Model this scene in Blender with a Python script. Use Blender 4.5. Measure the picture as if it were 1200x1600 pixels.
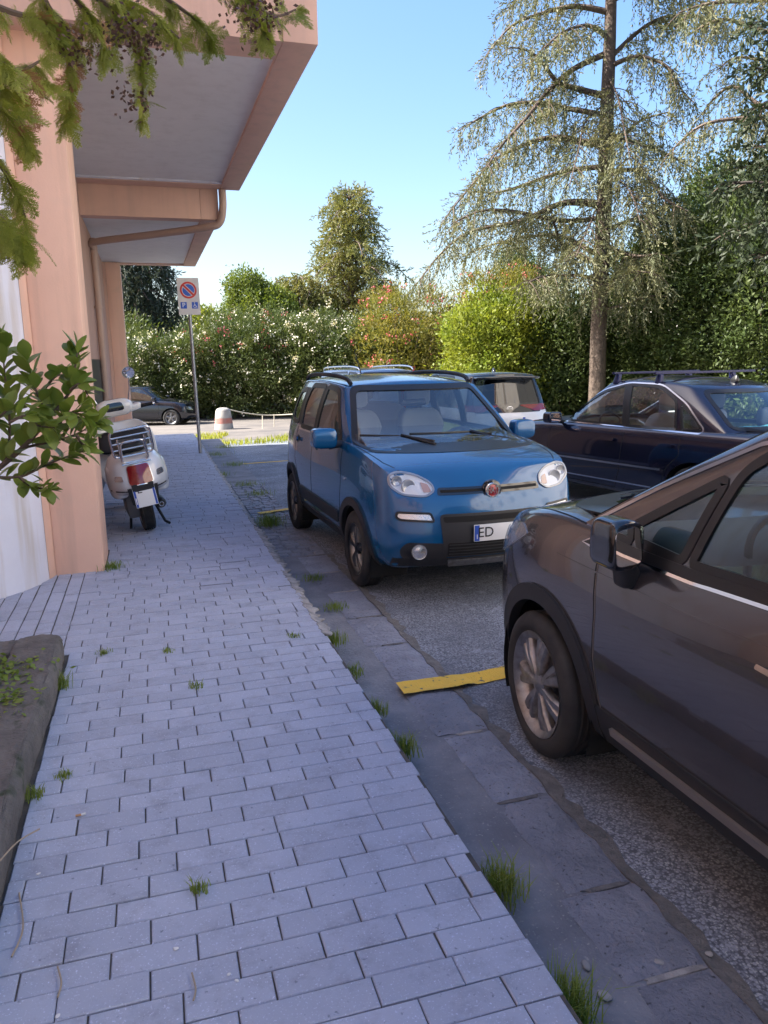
import bpy, bmesh, math, random
import numpy as np
from mathutils import Vector, Matrix
from mathutils.bvhtree import BVHTree
R_ = math.radians
random.seed(7); rng = np.random.default_rng(7)
S = bpy.context.scene
for o in list(bpy.data.objects): bpy.data.objects.remove(o)
COL = S.collection
# ---------------------------------------------------------------- camera
# world frame: X across the street (to the right), Y along the street, Z up, z = 0 is the road
CAM = Vector((0, 0, 1.79)); PITCH, ROLL, YAW, FPX = R_(11.3), R_(-0.9), R_(16.7), 1200.0
def _cam_axes():
    f = Vector((0, math.cos(PITCH), -math.sin(PITCH))); u = Vector((0, math.sin(PITCH), math.cos(PITCH))); r = Vector((1, 0, 0))
    r2 = r*math.cos(ROLL) + u*math.sin(ROLL); u2 = u*math.cos(ROLL) - r*math.sin(ROLL)
    m = Matrix.Rotation(-YAW, 3, 'Z')
    return m @ r2, m @ u2, m @ f
CR, CU, CF = _cam_axes()
cd = bpy.data.cameras.new('camera'); cam = bpy.data.objects.new('camera', cd); COL.objects.link(cam)
cd.sensor_fit = 'HORIZONTAL'; cd.sensor_width = 36; cd.lens = 36*FPX/1200; cd.clip_start = .05; cd.clip_end = 3000
M = Matrix((CR, CU, -CF)).transposed().to_4x4(); M.translation = CAM; cam.matrix_world = M
S.camera = cam
# ---------------------------------------------------------------- sky, sun, exposure
SUN_EL, SUN_AZ = R_(43), R_(-80)      # azimuth measured from +Y towards +X (sun stands to the left, a little ahead)
w = bpy.data.worlds.new('World'); S.world = w; w.use_nodes = True
nt = w.node_tree; bg = nt.nodes['Background']; sky = nt.nodes.new('ShaderNodeTexSky')
sky.sky_type = 'NISHITA'; sky.sun_disc = False; sky.sun_elevation = SUN_EL; sky.sun_rotation = SUN_AZ
sky.altitude = 50; sky.air_density = 1.0; sky.dust_density = 3.0; sky.ozone_density = 1.4
SKY_REF, SKY_GAMMA = 9.0, .75                 # one even tone curve over the whole sky: less contrast between zenith and horizon
v1 = nt.nodes.new('ShaderNodeVectorMath'); v1.operation = 'SCALE'; v1.inputs['Scale'].default_value = 1/SKY_REF; nt.links.new(sky.outputs[0], v1.inputs[0])
gm = nt.nodes.new('ShaderNodeGamma'); gm.inputs[1].default_value = SKY_GAMMA; nt.links.new(v1.outputs[0], gm.inputs[0])
hs = nt.nodes.new('ShaderNodeHueSaturation'); hs.inputs['Saturation'].default_value = 1.5; hs.inputs['Hue'].default_value = .508; nt.links.new(gm.outputs[0], hs.inputs['Color'])
v2 = nt.nodes.new('ShaderNodeVectorMath'); v2.operation = 'SCALE'; v2.inputs['Scale'].default_value = SKY_REF; nt.links.new(hs.outputs[0], v2.inputs[0])
nt.links.new(v2.outputs[0], bg.inputs[0]); bg.inputs[1].default_value = 0.095
sd = bpy.data.lights.new('sun', 'SUN'); sd.energy = 5.0; sd.angle = R_(.53); sd.color = (1, .95, .87)
sun = bpy.data.objects.new('sun', sd); COL.objects.link(sun)
sdir = Vector((math.sin(SUN_AZ)*math.cos(SUN_EL), math.cos(SUN_AZ)*math.cos(SUN_EL), math.sin(SUN_EL)))
sun.rotation_euler = sdir.to_track_quat('Z', 'Y').to_euler(); sun.location = (0, 0, 30)
S.view_settings.view_transform = 'Standard'; S.view_settings.look = 'None'
S.view_settings.gamma = 1; S.view_settings.use_curve_mapping = False; S.view_settings.exposure = 1.7
S.render.engine = 'CYCLES'; S.render.resolution_x = 768; S.render.resolution_y = 1024
S.cycles.transparent_max_bounces = 16; S.cycles.max_bounces = 8

# ---------------------------------------------------------------- pixel helpers (1200x1600 photo pixels -> points)
def ray(u, v): return CF + CR*((u-600)/FPX) - CU*((v-800)/FPX)
def at(u, v, x=None, y=None, z=None, d=None):
    r = ray(u, v)
    k = x/r.x if x is not None else y/r.y if y is not None else (z-CAM.z)/r.z if z is not None else d/math.hypot(r.x, r.y)
    return CAM + r*k
def zg(y):                                   # the lot falls gently away from the camera
    return -0.026*min(max(y-11, 0), 19)

# ---------------------------------------------------------------- materials
MATS = {}
def nodes_of(name):
    m = bpy.data.materials.new(name); m.use_nodes = True; n = m.node_tree
    return m, n, n.nodes['Principled BSDF']
def mix_rgb(n, fac, a, b, mode='MIX'):
    x = n.nodes.new('ShaderNodeMix'); x.data_type = 'RGBA'; x.blend_type = mode
    for s, val in ((0, fac), (6, a), (7, b)):
        if hasattr(val, 'links') or hasattr(val, 'is_linked'): n.links.new(val, x.inputs[s])
        else: x.inputs[s].default_value = val if s == 0 else (*val, 1)
    return x.outputs[2]
def noise(n, scale, detail=4, rough=.55, coord='Object', dist=0):
    tc = n.nodes.new('ShaderNodeTexCoord'); t = n.nodes.new('ShaderNodeTexNoise')
    t.inputs['Scale'].default_value = scale; t.inputs['Detail'].default_value = detail; t.inputs['Roughness'].default_value = rough
    t.inputs['Distortion'].default_value = dist
    if coord == 'World':
        g = n.nodes.new('ShaderNodeNewGeometry'); n.links.new(g.outputs['Position'], t.inputs['Vector'])
    else: n.links.new(tc.outputs[coord], t.inputs['Vector'])
    return t.outputs['Fac']
def ramp(n, src, p0, p1):
    r = n.nodes.new('ShaderNodeMapRange'); r.inputs[1].default_value = p0; r.inputs[2].default_value = p1; r.clamp = True
    n.links.new(src, r.inputs[0]); return r.outputs[0]
def bump(n, b, src, strength, dist):
    x = n.nodes.new('ShaderNodeBump'); x.inputs['Strength'].default_value = strength; x.inputs['Distance'].default_value = dist
    n.links.new(src, x.inputs['Height']); n.links.new(x.outputs[0], b.inputs['Normal']); return x
def pm(name, col, rough=.6, metal=0, col2=None, sc=5, lo=.35, hi=.65, bmp=0, bsc=60, bdist=.01, coat=0, spec=None, objrand=0, coord='World', speck=None):
    m, n, b = nodes_of(name)
    out = None
    if col2 is not None: out = mix_rgb(n, ramp(n, noise(n, sc, 6, .6, coord), lo, hi), col, col2)
    if speck is not None:
        out = mix_rgb(n, ramp(n, noise(n, speck[0], 2, .5, coord), speck[1], speck[2]), out if out is not None else col, speck[3])
    if objrand:
        oi = n.nodes.new('ShaderNodeObjectInfo'); hsv = n.nodes.new('ShaderNodeHueSaturation')
        mr = n.nodes.new('ShaderNodeMapRange'); mr.inputs[3].default_value = 1-objrand; mr.inputs[4].default_value = 1+objrand
        n.links.new(oi.outputs['Random'], mr.inputs[0]); n.links.new(mr.outputs[0], hsv.inputs['Value'])
        if out is not None: n.links.new(out, hsv.inputs['Color'])
        else: hsv.inputs['Color'].default_value = (*col, 1)
        out = hsv.outputs[0]
    if out is not None: n.links.new(out, b.inputs['Base Color'])
    else: b.inputs['Base Color'].default_value = (*col, 1)
    b.inputs['Roughness'].default_value = rough; b.inputs['Metallic'].default_value = metal
    b.inputs['Coat Weight'].default_value = coat; b.inputs['Coat Roughness'].default_value = .04
    if spec is not None: b.inputs['Specular IOR Level'].default_value = spec
    if bmp: bump(n, b, noise(n, bsc, 5, .6, coord), bmp, bdist)
    MATS[name] = m; return m
def glass(name, tint=(.8, .85, .85), rough=0.0, ior=1.55):
    m, n, b = nodes_of(name); n.nodes.remove(b); o = n.nodes['Material Output']
    t = n.nodes.new('ShaderNodeBsdfTransparent'); t.inputs[0].default_value = (*tint, 1)
    g = n.nodes.new('ShaderNodeBsdfGlossy'); g.inputs['Roughness'].default_value = rough; g.inputs[0].default_value = (1, 1, 1, 1)
    # Schlick reflectance on the outward faces of the pane only (a thin sheet has no total reflection inside)
    ge = n.nodes.new('ShaderNodeNewGeometry'); dt = n.nodes.new('ShaderNodeVectorMath'); dt.operation = 'DOT_PRODUCT'
    n.links.new(ge.outputs['Incoming'], dt.inputs[0]); n.links.new(ge.outputs['Normal'], dt.inputs[1])
    def mth(op, a, b):
        x = n.nodes.new('ShaderNodeMath'); x.operation = op
        for i_, q in enumerate((a, b)):
            if hasattr(q, 'is_linked'): n.links.new(q, x.inputs[i_])
            else: x.inputs[i_].default_value = q
        return x.outputs[0]
    f0 = 1.7*((ior-1)/(ior+1))**2
    c = mth('POWER', mth('SUBTRACT', 1.0, mth('MINIMUM', mth('ABSOLUTE', dt.outputs['Value'], 0), 1.0)), 5.0)
    fr = mth('MULTIPLY', mth('ADD', mth('MULTIPLY', c, 1-f0), f0), mth('SUBTRACT', 1.0, ge.outputs['Backfacing']))
    x = n.nodes.new('ShaderNodeMixShader'); n.links.new(fr, x.inputs[0]); n.links.new(t.outputs[0], x.inputs[1]); n.links.new(g.outputs[0], x.inputs[2])
    n.links.new(x.outputs[0], o.inputs[0]); MATS[name] = m; return m
def leafmat(name, c1, c2, trans=.35, rough=.5, hue_noise=1.2):
    m, n, b = nodes_of(name); o = n.nodes['Material Output']
    a = n.nodes.new('ShaderNodeAttribute'); a.attribute_name = 'rnd'
    c = mix_rgb(n, a.outputs['Fac'], c1, c2)
    c = mix_rgb(n, ramp(n, noise(n, hue_noise, 3, .6, 'World'), .35, .7), c, tuple(x*y for x, y in zip(c2, (1.15, 1.0, .8))), 'MIX')
    n.links.new(c, b.inputs['Base Color']); b.inputs['Roughness'].default_value = rough; b.inputs['Specular IOR Level'].default_value = .35
    t = n.nodes.new('ShaderNodeBsdfTranslucent')
    br = mix_rgb(n, 1.0, c, (1.0, 1.0, .55), 'MULTIPLY'); n.links.new(br, t.inputs[0])
    x = n.nodes.new('ShaderNodeMixShader'); x.inputs[0].default_value = trans
    n.links.new(b.outputs[0], x.inputs[1]); n.links.new(t.outputs[0], x.inputs[2]); n.links.new(x.outputs[0], o.inputs[0])
    MATS[name] = m; return m

# ---------------------------------------------------------------- mesh helpers
def tag(o, label, cat, group=None, kind=None):
    if label: o['label'] = label
    if cat: o['category'] = cat
    if group: o['group'] = group
    if kind: o['kind'] = kind
    return o
def empty(name, loc=(0, 0, 0), rz=0, parent=None):
    o = bpy.data.objects.new(name, None); COL.objects.link(o); o.location = loc; o.rotation_euler = (0, 0, rz); o.empty_display_size = .1
    if parent: o.parent = parent
    return o
def link(name, me, mat=None, parent=None, smooth=None):
    o = bpy.data.objects.new(name, me); COL.objects.link(o)
    if mat is not None and not me.materials:
        for m in (mat if isinstance(mat, (list, tuple)) else [mat]): me.materials.append(m)
    if parent: o.parent = parent
    if smooth is not None: shade(me, smooth)
    return o
def shade(me, ang):
    if ang <= 0: me.shade_flat()
    else:
        me.shade_smooth()
        if ang < 180: me.set_sharp_from_angle(angle=R_(ang))
def mk(V, F, name='m'):
    me = bpy.data.meshes.new(name); me.from_pydata([tuple(v) for v in V], [], [tuple(f) for f in F]); me.update(); return me
def bm_mesh(bm, name='m', recalc=True):
    if recalc: bmesh.ops.recalc_face_normals(bm, faces=bm.faces)
    me = bpy.data.meshes.new(name); bm.to_mesh(me); bm.free(); return me
def add_box(bm, x0, x1, y0, y1, z0, z1, bev=0, mat=None):
    m = Matrix.Diagonal((x1-x0, y1-y0, z1-z0, 1)); m.translation = ((x0+x1)/2, (y0+y1)/2, (z0+z1)/2)
    if mat is not None: m = mat @ m
    r = bmesh.ops.create_cube(bm, size=1, matrix=m)
    if bev: bmesh.ops.bevel(bm, geom=list({e for v in r['verts'] for e in v.link_edges}), offset=bev, segments=2, affect='EDGES', profile=.6)
    return r
def box(name, x0, x1, y0, y1, z0, z1, mat, parent=None, bev=0, smooth=None):
    bm = bmesh.new(); add_box(bm, x0, x1, y0, y1, z0, z1, bev)
    return link(name, bm_mesh(bm), mat, parent, 40 if bev and smooth is None else smooth)
def tube_vf(pts, rad, n=8, V=None, F=None, cap=True):
    V = [] if V is None else V; F = [] if F is None else F
    P = [Vector(p) for p in pts]; R = rad if isinstance(rad, (list, tuple, np.ndarray)) else [rad]*len(P)
    prev = None; base = len(V)
    for i, p in enumerate(P):
        t = (P[min(i+1, len(P)-1)]-P[max(i-1, 0)])
        if t.length < 1e-9: t = Vector((0, 0, 1))
        t.normalize()
        if prev is None:
            a = Vector((0, 0, 1)) if abs(t.z) < .9 else Vector((1, 0, 0)); u = t.cross(a).normalized()
        else:
            u = prev - t*prev.dot(t)
            u = u.normalized() if u.length > 1e-6 else t.orthogonal().normalized()
        prev = u; v = t.cross(u)
        for k in range(n):
            a = 2*math.pi*k/n; V.append(p+(u*math.cos(a)+v*math.sin(a))*R[i])
    for i in range(len(P)-1):
        for k in range(n):
            a = base+i*n+k; b = base+i*n+(k+1) % n; F.append((a, b, b+n, a+n))
    if cap:
        F.append(tuple(base+k for k in reversed(range(n)))); F.append(tuple(base+(len(P)-1)*n+k for k in range(n)))
    return V, F
def tube(name, pts, rad, mat, parent=None, n=8, smooth=60):
    V, F = tube_vf(pts, rad, n); return link(name, mk(V, F), mat, parent, smooth)
def spline(pts, n=6):
    P = [Vector(p) for p in pts]; out = []
    for i in range(len(P)-1):
        a = P[max(i-1, 0)]; b = P[i]; c = P[i+1]; d = P[min(i+2, len(P)-1)]
        for k in range(n):
            t = k/n; out.append(.5*((2*b)+(c-a)*t+(2*a-5*b+4*c-d)*t*t+(3*b-a-3*c+d)*t**3))
    out.append(P[-1]); return out
def lathe_me(prof, n=32, axis='Y', a0=0, a1=2*math.pi):
    full = abs(a1-a0-2*math.pi) < 1e-6; m = n if full else n+1
    V = []; F = []
    for r, h in prof:
        for k in range(m):
            a = a0+(a1-a0)*k/n; c, s = r*math.cos(a), r*math.sin(a)
            V.append((c, h, s) if axis == 'Y' else (c, s, h) if axis == 'Z' else (h, c, s))
    for i in range(len(prof)-1):
        for k in range(n):
            k2 = (k+1) % m
            F.append((i*m+k, i*m+k2, (i+1)*m+k2, (i+1)*m+k))
    return V, F
def lathe(name, prof, mat, parent=None, n=32, axis='Y', smooth=40, a0=0, a1=2*math.pi):
    V, F = lathe_me(prof, n, axis, a0, a1); bm = bmesh.new(); vs = [bm.verts.new(v) for v in V]
    for f in F:
        try: bm.faces.new([vs[i] for i in f])
        except ValueError: pass
    bmesh.ops.remove_doubles(bm, verts=bm.verts, dist=1e-5)
    return link(name, bm_mesh(bm), mat, parent, smooth)
def evaluated(o):
    dg = bpy.context.evaluated_depsgraph_get(); me = bpy.data.meshes.new_from_object(o.evaluated_get(dg)); return me
def subsurf(me, lv, crease=None):
    """Catmull-Clark on a quad mesh with semi-sharp creases"""
    V = np.array([v.co[:] for v in me.vertices]); Q = np.array([p.vertices[:] for p in me.polygons]); bpy.data.meshes.remove(me)
    sh = {k: 10*c*c for k, c in (crease or {}).items()}
    for _ in range(lv):
        nv, nf = len(V), len(Q)
        fp = V[Q].mean(1)
        he = np.stack([Q, np.roll(Q, -1, 1)], -1).reshape(-1, 2); es = np.sort(he, 1)
        E, inv = np.unique(es[:, 0]*nv+es[:, 1], return_inverse=True); inv = inv.ravel(); ne = len(E); E = np.stack([E//nv, E % nv], -1)
        fid = np.repeat(np.arange(nf), 4)
        cnt = np.bincount(inv, minlength=ne); fs = np.zeros((ne, 3)); np.add.at(fs, inv, fp[fid])
        mid = V[E].mean(1); smooth = (V[E].sum(1)+fs)/(2+cnt)[:, None]
        s = np.array([sh.get((a, b), 0.) for a, b in E]); s[cnt < 2] = 10
        w = np.clip(s, 0, 1)[:, None]; ep = smooth*(1-w)+mid*w
        val = np.zeros(nv); np.add.at(val, E.ravel(), 1)
        Fa = np.zeros((nv, 3)); fc = np.zeros(nv); np.add.at(Fa, Q.ravel(), fp[fid]); np.add.at(fc, Q.ravel(), 1); Fa /= np.maximum(fc, 1)[:, None]
        Ra = np.zeros((nv, 3)); np.add.at(Ra, E[:, 0], mid); np.add.at(Ra, E[:, 1], mid); Ra /= np.maximum(val, 1)[:, None]
        n = np.maximum(val, 3)[:, None]; vs = (Fa+2*Ra+(n-3)*V)/n
        sc = np.zeros(nv); ss = np.zeros(nv); cs = np.zeros((nv, 3)); m = s > 0
        for c in (0, 1):
            np.add.at(sc, E[m, c], 1); np.add.at(ss, E[m, c], s[m]); np.add.at(cs, E[m, c], V[E[m, 1-c]])
        vc = V.copy(); k2 = sc == 2; vc[k2] = .75*V[k2]+.125*cs[k2]
        wv = np.where(sc >= 2, np.clip(ss/np.maximum(sc, 1), 0, 1), 0)[:, None]
        nvp = vs*(1-wv)+vc*wv
        ei = inv.reshape(-1, 4); f_i = np.arange(nf)+nv+ne
        nq = [np.stack([Q[:, c], nv+ei[:, c], f_i, nv+ei[:, c-1]], -1) for c in range(4)]
        sh2 = {}
        for k in np.nonzero((s > 1) & (cnt == 2))[0]:
            for c in (0, 1): sh2[(int(min(E[k, c], nv+k)), int(max(E[k, c], nv+k)))] = s[k]-1
        sh = sh2; V = np.concatenate([nvp, ep, fp]); Q = np.concatenate(nq)
    r = bpy.data.meshes.new('m'); r.from_pydata(V.tolist(), [], Q.tolist()); r.update(); return r
def prism(name, poly, z0, z1, mat, parent=None, plane='XY', bev=0, smooth=None):
    bm = bmesh.new()
    def pt(a, b, c): return (a, b, c) if plane == 'XY' else (a, c, b) if plane == 'XZ' else (c, a, b)
    lo = [bm.verts.new(pt(a, b, z0)) for a, b in poly]; hi = [bm.verts.new(pt(a, b, z1)) for a, b in poly]
    bm.faces.new(lo[::-1]); bm.faces.new(hi)
    for i in range(len(poly)):
        j = (i+1) % len(poly); bm.faces.new((lo[i], lo[j], hi[j], hi[i]))
    if bev: bmesh.ops.bevel(bm, geom=list(bm.edges), offset=bev, segments=2, affect='EDGES')
    return link(name, bm_mesh(bm), mat, parent, smooth)
_TXT = {}
def text_me(s, size, ext=.001):
    """flat lettering, built once per word at size 1 and scaled"""
    if s not in _TXT:
        c = bpy.data.curves.new('t', 'FONT'); c.body = s; c.size = 1; c.extrude = .02; c.align_x = 'CENTER'; c.align_y = 'CENTER'; c.resolution_u = 3
        o = bpy.data.objects.new('t', c); COL.objects.link(o); _TXT[s] = evaluated(o); bpy.data.objects.remove(o)
    me = _TXT[s].copy(); me.transform(Matrix.Diagonal((size, size, ext/.02, 1))); return me
for _w in ('FIAT', 'ED', 'E', 'I', 'P'): text_me(_w, 1)
def rounded(poly, r, n=4):
    out = []; N = len(poly)
    rs = r if isinstance(r, (list, tuple)) else [r]*N
    for i in range(N):
        p = Vector(poly[i]); a = Vector(poly[i-1])-p; b = Vector(poly[(i+1) % N])-p
        rr = min(rs[i], a.length*.45, b.length*.45)
        if rr < 1e-4: out.append(tuple(p)); continue
        A = p+a.normalized()*rr; B = p+b.normalized()*rr
        for k in range(n+1):
            t = k/n; q = A*(1-t)**2+p*2*t*(1-t)+B*t*t; out.append((q.x, q.y))
    return out
def inpoly(x, y, poly):
    c = False; j = len(poly)-1
    for i in range(len(poly)):
        xi, yi = poly[i]; xj, yj = poly[j]
        if (yi > y) != (yj > y) and x < (xj-xi)*(y-yi)/(yj-yi)+xi: c = not c
        j = i
    return c
# ---------------------------------------------------------------- car toolkit
AXI = {'y': (0, 2, 1), 'x': (1, 2, 0), 'z': (0, 1, 2)}
def to3(a, b, c, axis):
    i, j, k = AXI[axis]; v = [0, 0, 0]; v[i] = a; v[j] = b; v[k] = c; return Vector(v)
def bisect_poly(bm, poly, axis, test):
    i, j, k = AXI[axis]
    lo = (min(p[0] for p in poly)-.02, min(p[1] for p in poly)-.02); hi = (max(p[0] for p in poly)+.02, max(p[1] for p in poly)+.02)
    N = len(poly); cand = set()
    def bb(f):
        a0 = b0 = 9e9; a1 = b1 = -9e9
        for v in f.verts:
            q = v.co; x = q[i]; y = q[j]
            if x < a0: a0 = x
            if x > a1: a1 = x
            if y < b0: b0 = y
            if y > b1: b1 = y
        return a0, a1, b0, b1
    for f in bm.faces:
        a0, a1, b0, b1 = bb(f)
        if a1 < lo[0] or a0 > hi[0] or b1 < lo[1] or b0 > hi[1] or (test and not test(f)): continue
        cand.add(f)
    for q in range(N):
        a = poly[q]; b = poly[(q+1) % N]
        d = (b[0]-a[0], b[1]-a[1])
        if math.hypot(*d) < 1e-6: continue
        no = to3(d[1], -d[0], 0, axis).normalized(); co = to3(a[0], a[1], 0, axis)
        m = math.hypot(*d)*.6+.03; mx, my = (a[0]+b[0])/2, (a[1]+b[1])/2
        fs = []
        for f in cand:
            a0, a1, b0, b1 = bb(f)
            if a1 < mx-m or a0 > mx+m or b1 < my-m or b0 > my+m: continue
            fs.append(f)
        if not fs: continue
        geom = list({v for f in fs for v in f.verts}) + list({e for f in fs for e in f.edges}) + fs
        r = bmesh.ops.bisect_plane(bm, geom=geom, dist=1e-6, plane_co=co, plane_no=no)
        cand = {f for f in cand if f.is_valid} | {g for g in r['geom'] if isinstance(g, bmesh.types.BMFace) and g.is_valid}
    return cand
def cut(me, polys, axis, sign, nmin=.1, dmin=0.0):
    bm = bmesh.new(); bm.from_mesh(me); bm.normal_update(); i, j, k = AXI[axis]
    def test(f): return f.normal[k]*sign > nmin and f.verts[0].co[k]*sign > dmin
    for poly in polys:
        cand = bisect_poly(bm, poly, axis, test)
        dead = []
        for f in cand:
            c = f.calc_center_median()
            if inpoly(c[i], c[j], poly): dead.append(f)
        bmesh.ops.delete(bm, geom=dead, context='FACES')
    bm.to_mesh(me); bm.free()
def make_bvh(meshes):
    V = []; F = []
    for me in meshes:
        b = len(V); V += [v.co.copy() for v in me.vertices]; F += [tuple(b+i for i in p.vertices) for p in me.polygons]
    return BVHTree.FromPolygons(V, F)
def hit(bvh, a, b, axis, sign):
    k = AXI[axis][2]; o = to3(a, b, sign*5, axis); d = to3(0, 0, -sign, axis)
    p, n, i, dist = bvh.ray_cast(o, d)
    if p is None:
        p, n, i, dist = bvh.find_nearest(to3(a, b, sign*.8, axis))
    if n[k]*sign < 0: n = -n
    return p, n
def shell(P, N, F, th):
    n = len(P); V = [p for p in P]+[p-q*th for p, q in zip(P, N)]
    FF = [tuple(f) for f in F]+[tuple(reversed([i+n for i in f])) for f in F]
    cnt = {}
    for f in F:
        for a, b in zip(f, f[1:]+f[:1]): cnt[(a, b)] = 1
    for (a, b) in cnt:
        if (b, a) not in cnt: FF.append((b, a, a+n, b+n))
    return V, FF
def panel(name, bvh, poly, axis, sign, mat, parent, off=.003, th=.006, step=.05, smooth=50, bulge=0):
    lo = (min(p[0] for p in poly), min(p[1] for p in poly)); hi = (max(p[0] for p in poly), max(p[1] for p in poly))
    nx = max(1, int(math.ceil((hi[0]-lo[0])/step))); ny = max(1, int(math.ceil((hi[1]-lo[1])/step)))
    bm = bmesh.new(); g = [[bm.verts.new(to3(lo[0]+(hi[0]-lo[0])*a/nx, lo[1]+(hi[1]-lo[1])*b/ny, 0, axis)) for b in range(ny+1)] for a in range(nx+1)]
    for a in range(nx):
        for b in range(ny): bm.faces.new((g[a][b], g[a+1][b], g[a+1][b+1], g[a][b+1]))
    bisect_poly(bm, poly, axis, None); i, j, k = AXI[axis]
    dead = [f for f in bm.faces if not inpoly(f.calc_center_median()[i], f.calc_center_median()[j], poly)]
    bmesh.ops.delete(bm, geom=dead, context='FACES')
    bmesh.ops.delete(bm, geom=[v for v in bm.verts if not v.link_faces], context='VERTS')
    bm.verts.index_update(); cx, cy = (lo[0]+hi[0])/2, (lo[1]+hi[1])/2
    P = []; N = []
    for v in bm.verts:
        p, n = hit(bvh, v.co[i], v.co[j], axis, sign)
        e = off
        if bulge:
            rr = ((v.co[i]-cx)/(hi[0]-lo[0])*2)**2+((v.co[j]-cy)/(hi[1]-lo[1])*2)**2; e += bulge*max(0, 1-rr)
        P.append(p+n*e); N.append(n)
    F = []
    for f in bm.faces:
        idx = [v.index for v in f.verts]; nn = (P[idx[1]]-P[idx[0]]).cross(P[idx[2]]-P[idx[1]])
        F.append(idx if nn.dot(N[idx[0]]) > 0 else idx[::-1])
    bm.free(); V, F = shell(P, N, F, th)
    return link(name, mk(V, F), mat, parent, smooth)
def densify(pts, step, closed):
    out = []; N = len(pts)
    for q in range(N if closed else N-1):
        a = Vector(pts[q]); b = Vector(pts[(q+1) % N]); m = max(1, int((b-a).length/step))
        out += [a+(b-a)*k/m for k in range(m)]
    if not closed: out.append(Vector(pts[-1]))
    return out
def strip(name, bvh, pts, axis, sign, width, mat, parent, off=.003, th=.006, closed=True, step=.04, shift=0, smooth=50):
    P2 = densify(pts, step, closed); N_ = len(P2); P = []; N = []
    for q in range(N_):
        a = P2[q-1] if (closed or q > 0) else P2[q]; b = P2[(q+1) % N_] if (closed or q < N_-1) else P2[q]
        t = (b-a); t = t.normalized() if t.length > 1e-9 else Vector((1, 0)); nn = Vector((-t.y, t.x))
        w_ = width(q/(N_-1)) if callable(width) else width
        for s in (-.5, .5):
            c = P2[q]+nn*(s*w_+shift); p, n = hit(bvh, c.x, c.y, axis, sign); P.append(p+n*off); N.append(n)
    F = []
    for q in range(N_ if closed else N_-1):
        r = (q+1) % N_; f = [2*q, 2*q+1, 2*r+1, 2*r]
        nn = (P[f[1]]-P[f[0]]).cross(P[f[2]]-P[f[1]])
        F.append(f if nn.dot(N[f[0]]) > 0 else f[::-1])
    V, F = shell(P, N, F, th); return link(name, mk(V, F), mat, parent, smooth)
def lattice(nx, ny, nk, pos, open_bottom=False):
    idx = {}; V = []; F = []
    def vid(i, j, k):
        if (i, j, k) not in idx: idx[(i, j, k)] = len(V); V.append(pos(i, j, k))
        return idx[(i, j, k)]
    for i in range(nx-1):
        for k in range(nk-1):
            for j in (0, ny-1): F.append([vid(i, j, k), vid(i+1, j, k), vid(i+1, j, k+1), vid(i, j, k+1)])
        for j in range(ny-1):
            for k in ((nk-1,) if open_bottom else (0, nk-1)): F.append([vid(i, j, k), vid(i+1, j, k), vid(i+1, j+1, k), vid(i, j+1, k)])
    for j in range(ny-1):
        for k in range(nk-1):
            for i in (0, nx-1): F.append([vid(i, j, k), vid(i, j+1, k), vid(i, j+1, k+1), vid(i, j, k+1)])
    return V, F, idx
def lat_mesh(V, F, lv, crease=None):
    bm = bmesh.new(); vs = [bm.verts.new(v) for v in V]
    for f in F: bm.faces.new([vs[i] for i in f])
    me = bm_mesh(bm); return subsurf(me, lv, crease)
def ip(tab, x):
    xs = [a for a, b in tab]; ys = [b for a, b in tab]
    if xs[0] > xs[-1]: xs, ys = xs[::-1], ys[::-1]
    return float(np.interp(x, xs, ys))
COLS = [-1, -.82, -.5, -.18, .18, .5, .82, 1]
def lower_body(c, lv=3):
    xs = c['xs']; lev = c.get('lev', [0, .13, .36, .60, .84, 1]); lw = c.get('lw', [.90, .975, 1, .995, .975, .93]); nx = len(xs); nk = len(lev)
    def pos(i, j, k):
        x = xs[i]; y = COLS[j]; W = ip(c['W'], x); zb = ip(c['zb'], x); zt = ip(c['zt'], x); cr = ip(c['crown'], x)
        if i == 0: xx = c['xf'][k]-c.get('bowf', .17)*abs(y)**2.4
        elif i == nx-1: xx = c['xr'][k]+c.get('bowr', .14)*abs(y)**2.4
        else: xx = x
        z = zb+(zt-zb)*lev[k]
        if k == nk-1: z += cr*(1-abs(y)**2.2)
        elif i in (0, nx-1): z += cr*.5*(1-abs(y)**2.2)*lev[k]
        return (xx, y*W*lw[k], z)
    V, F, idx = lattice(nx, len(COLS), nk, pos)
    cr = {}
    for i in range(1, nx-2):
        for j in (0, len(COLS)-1):
            cr[tuple(sorted((idx[(i, j, nk-1)], idx[(i+1, j, nk-1)])))] = c.get('cr_sh', .35)
    return lat_mesh(V, F, lv, cr)
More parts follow.
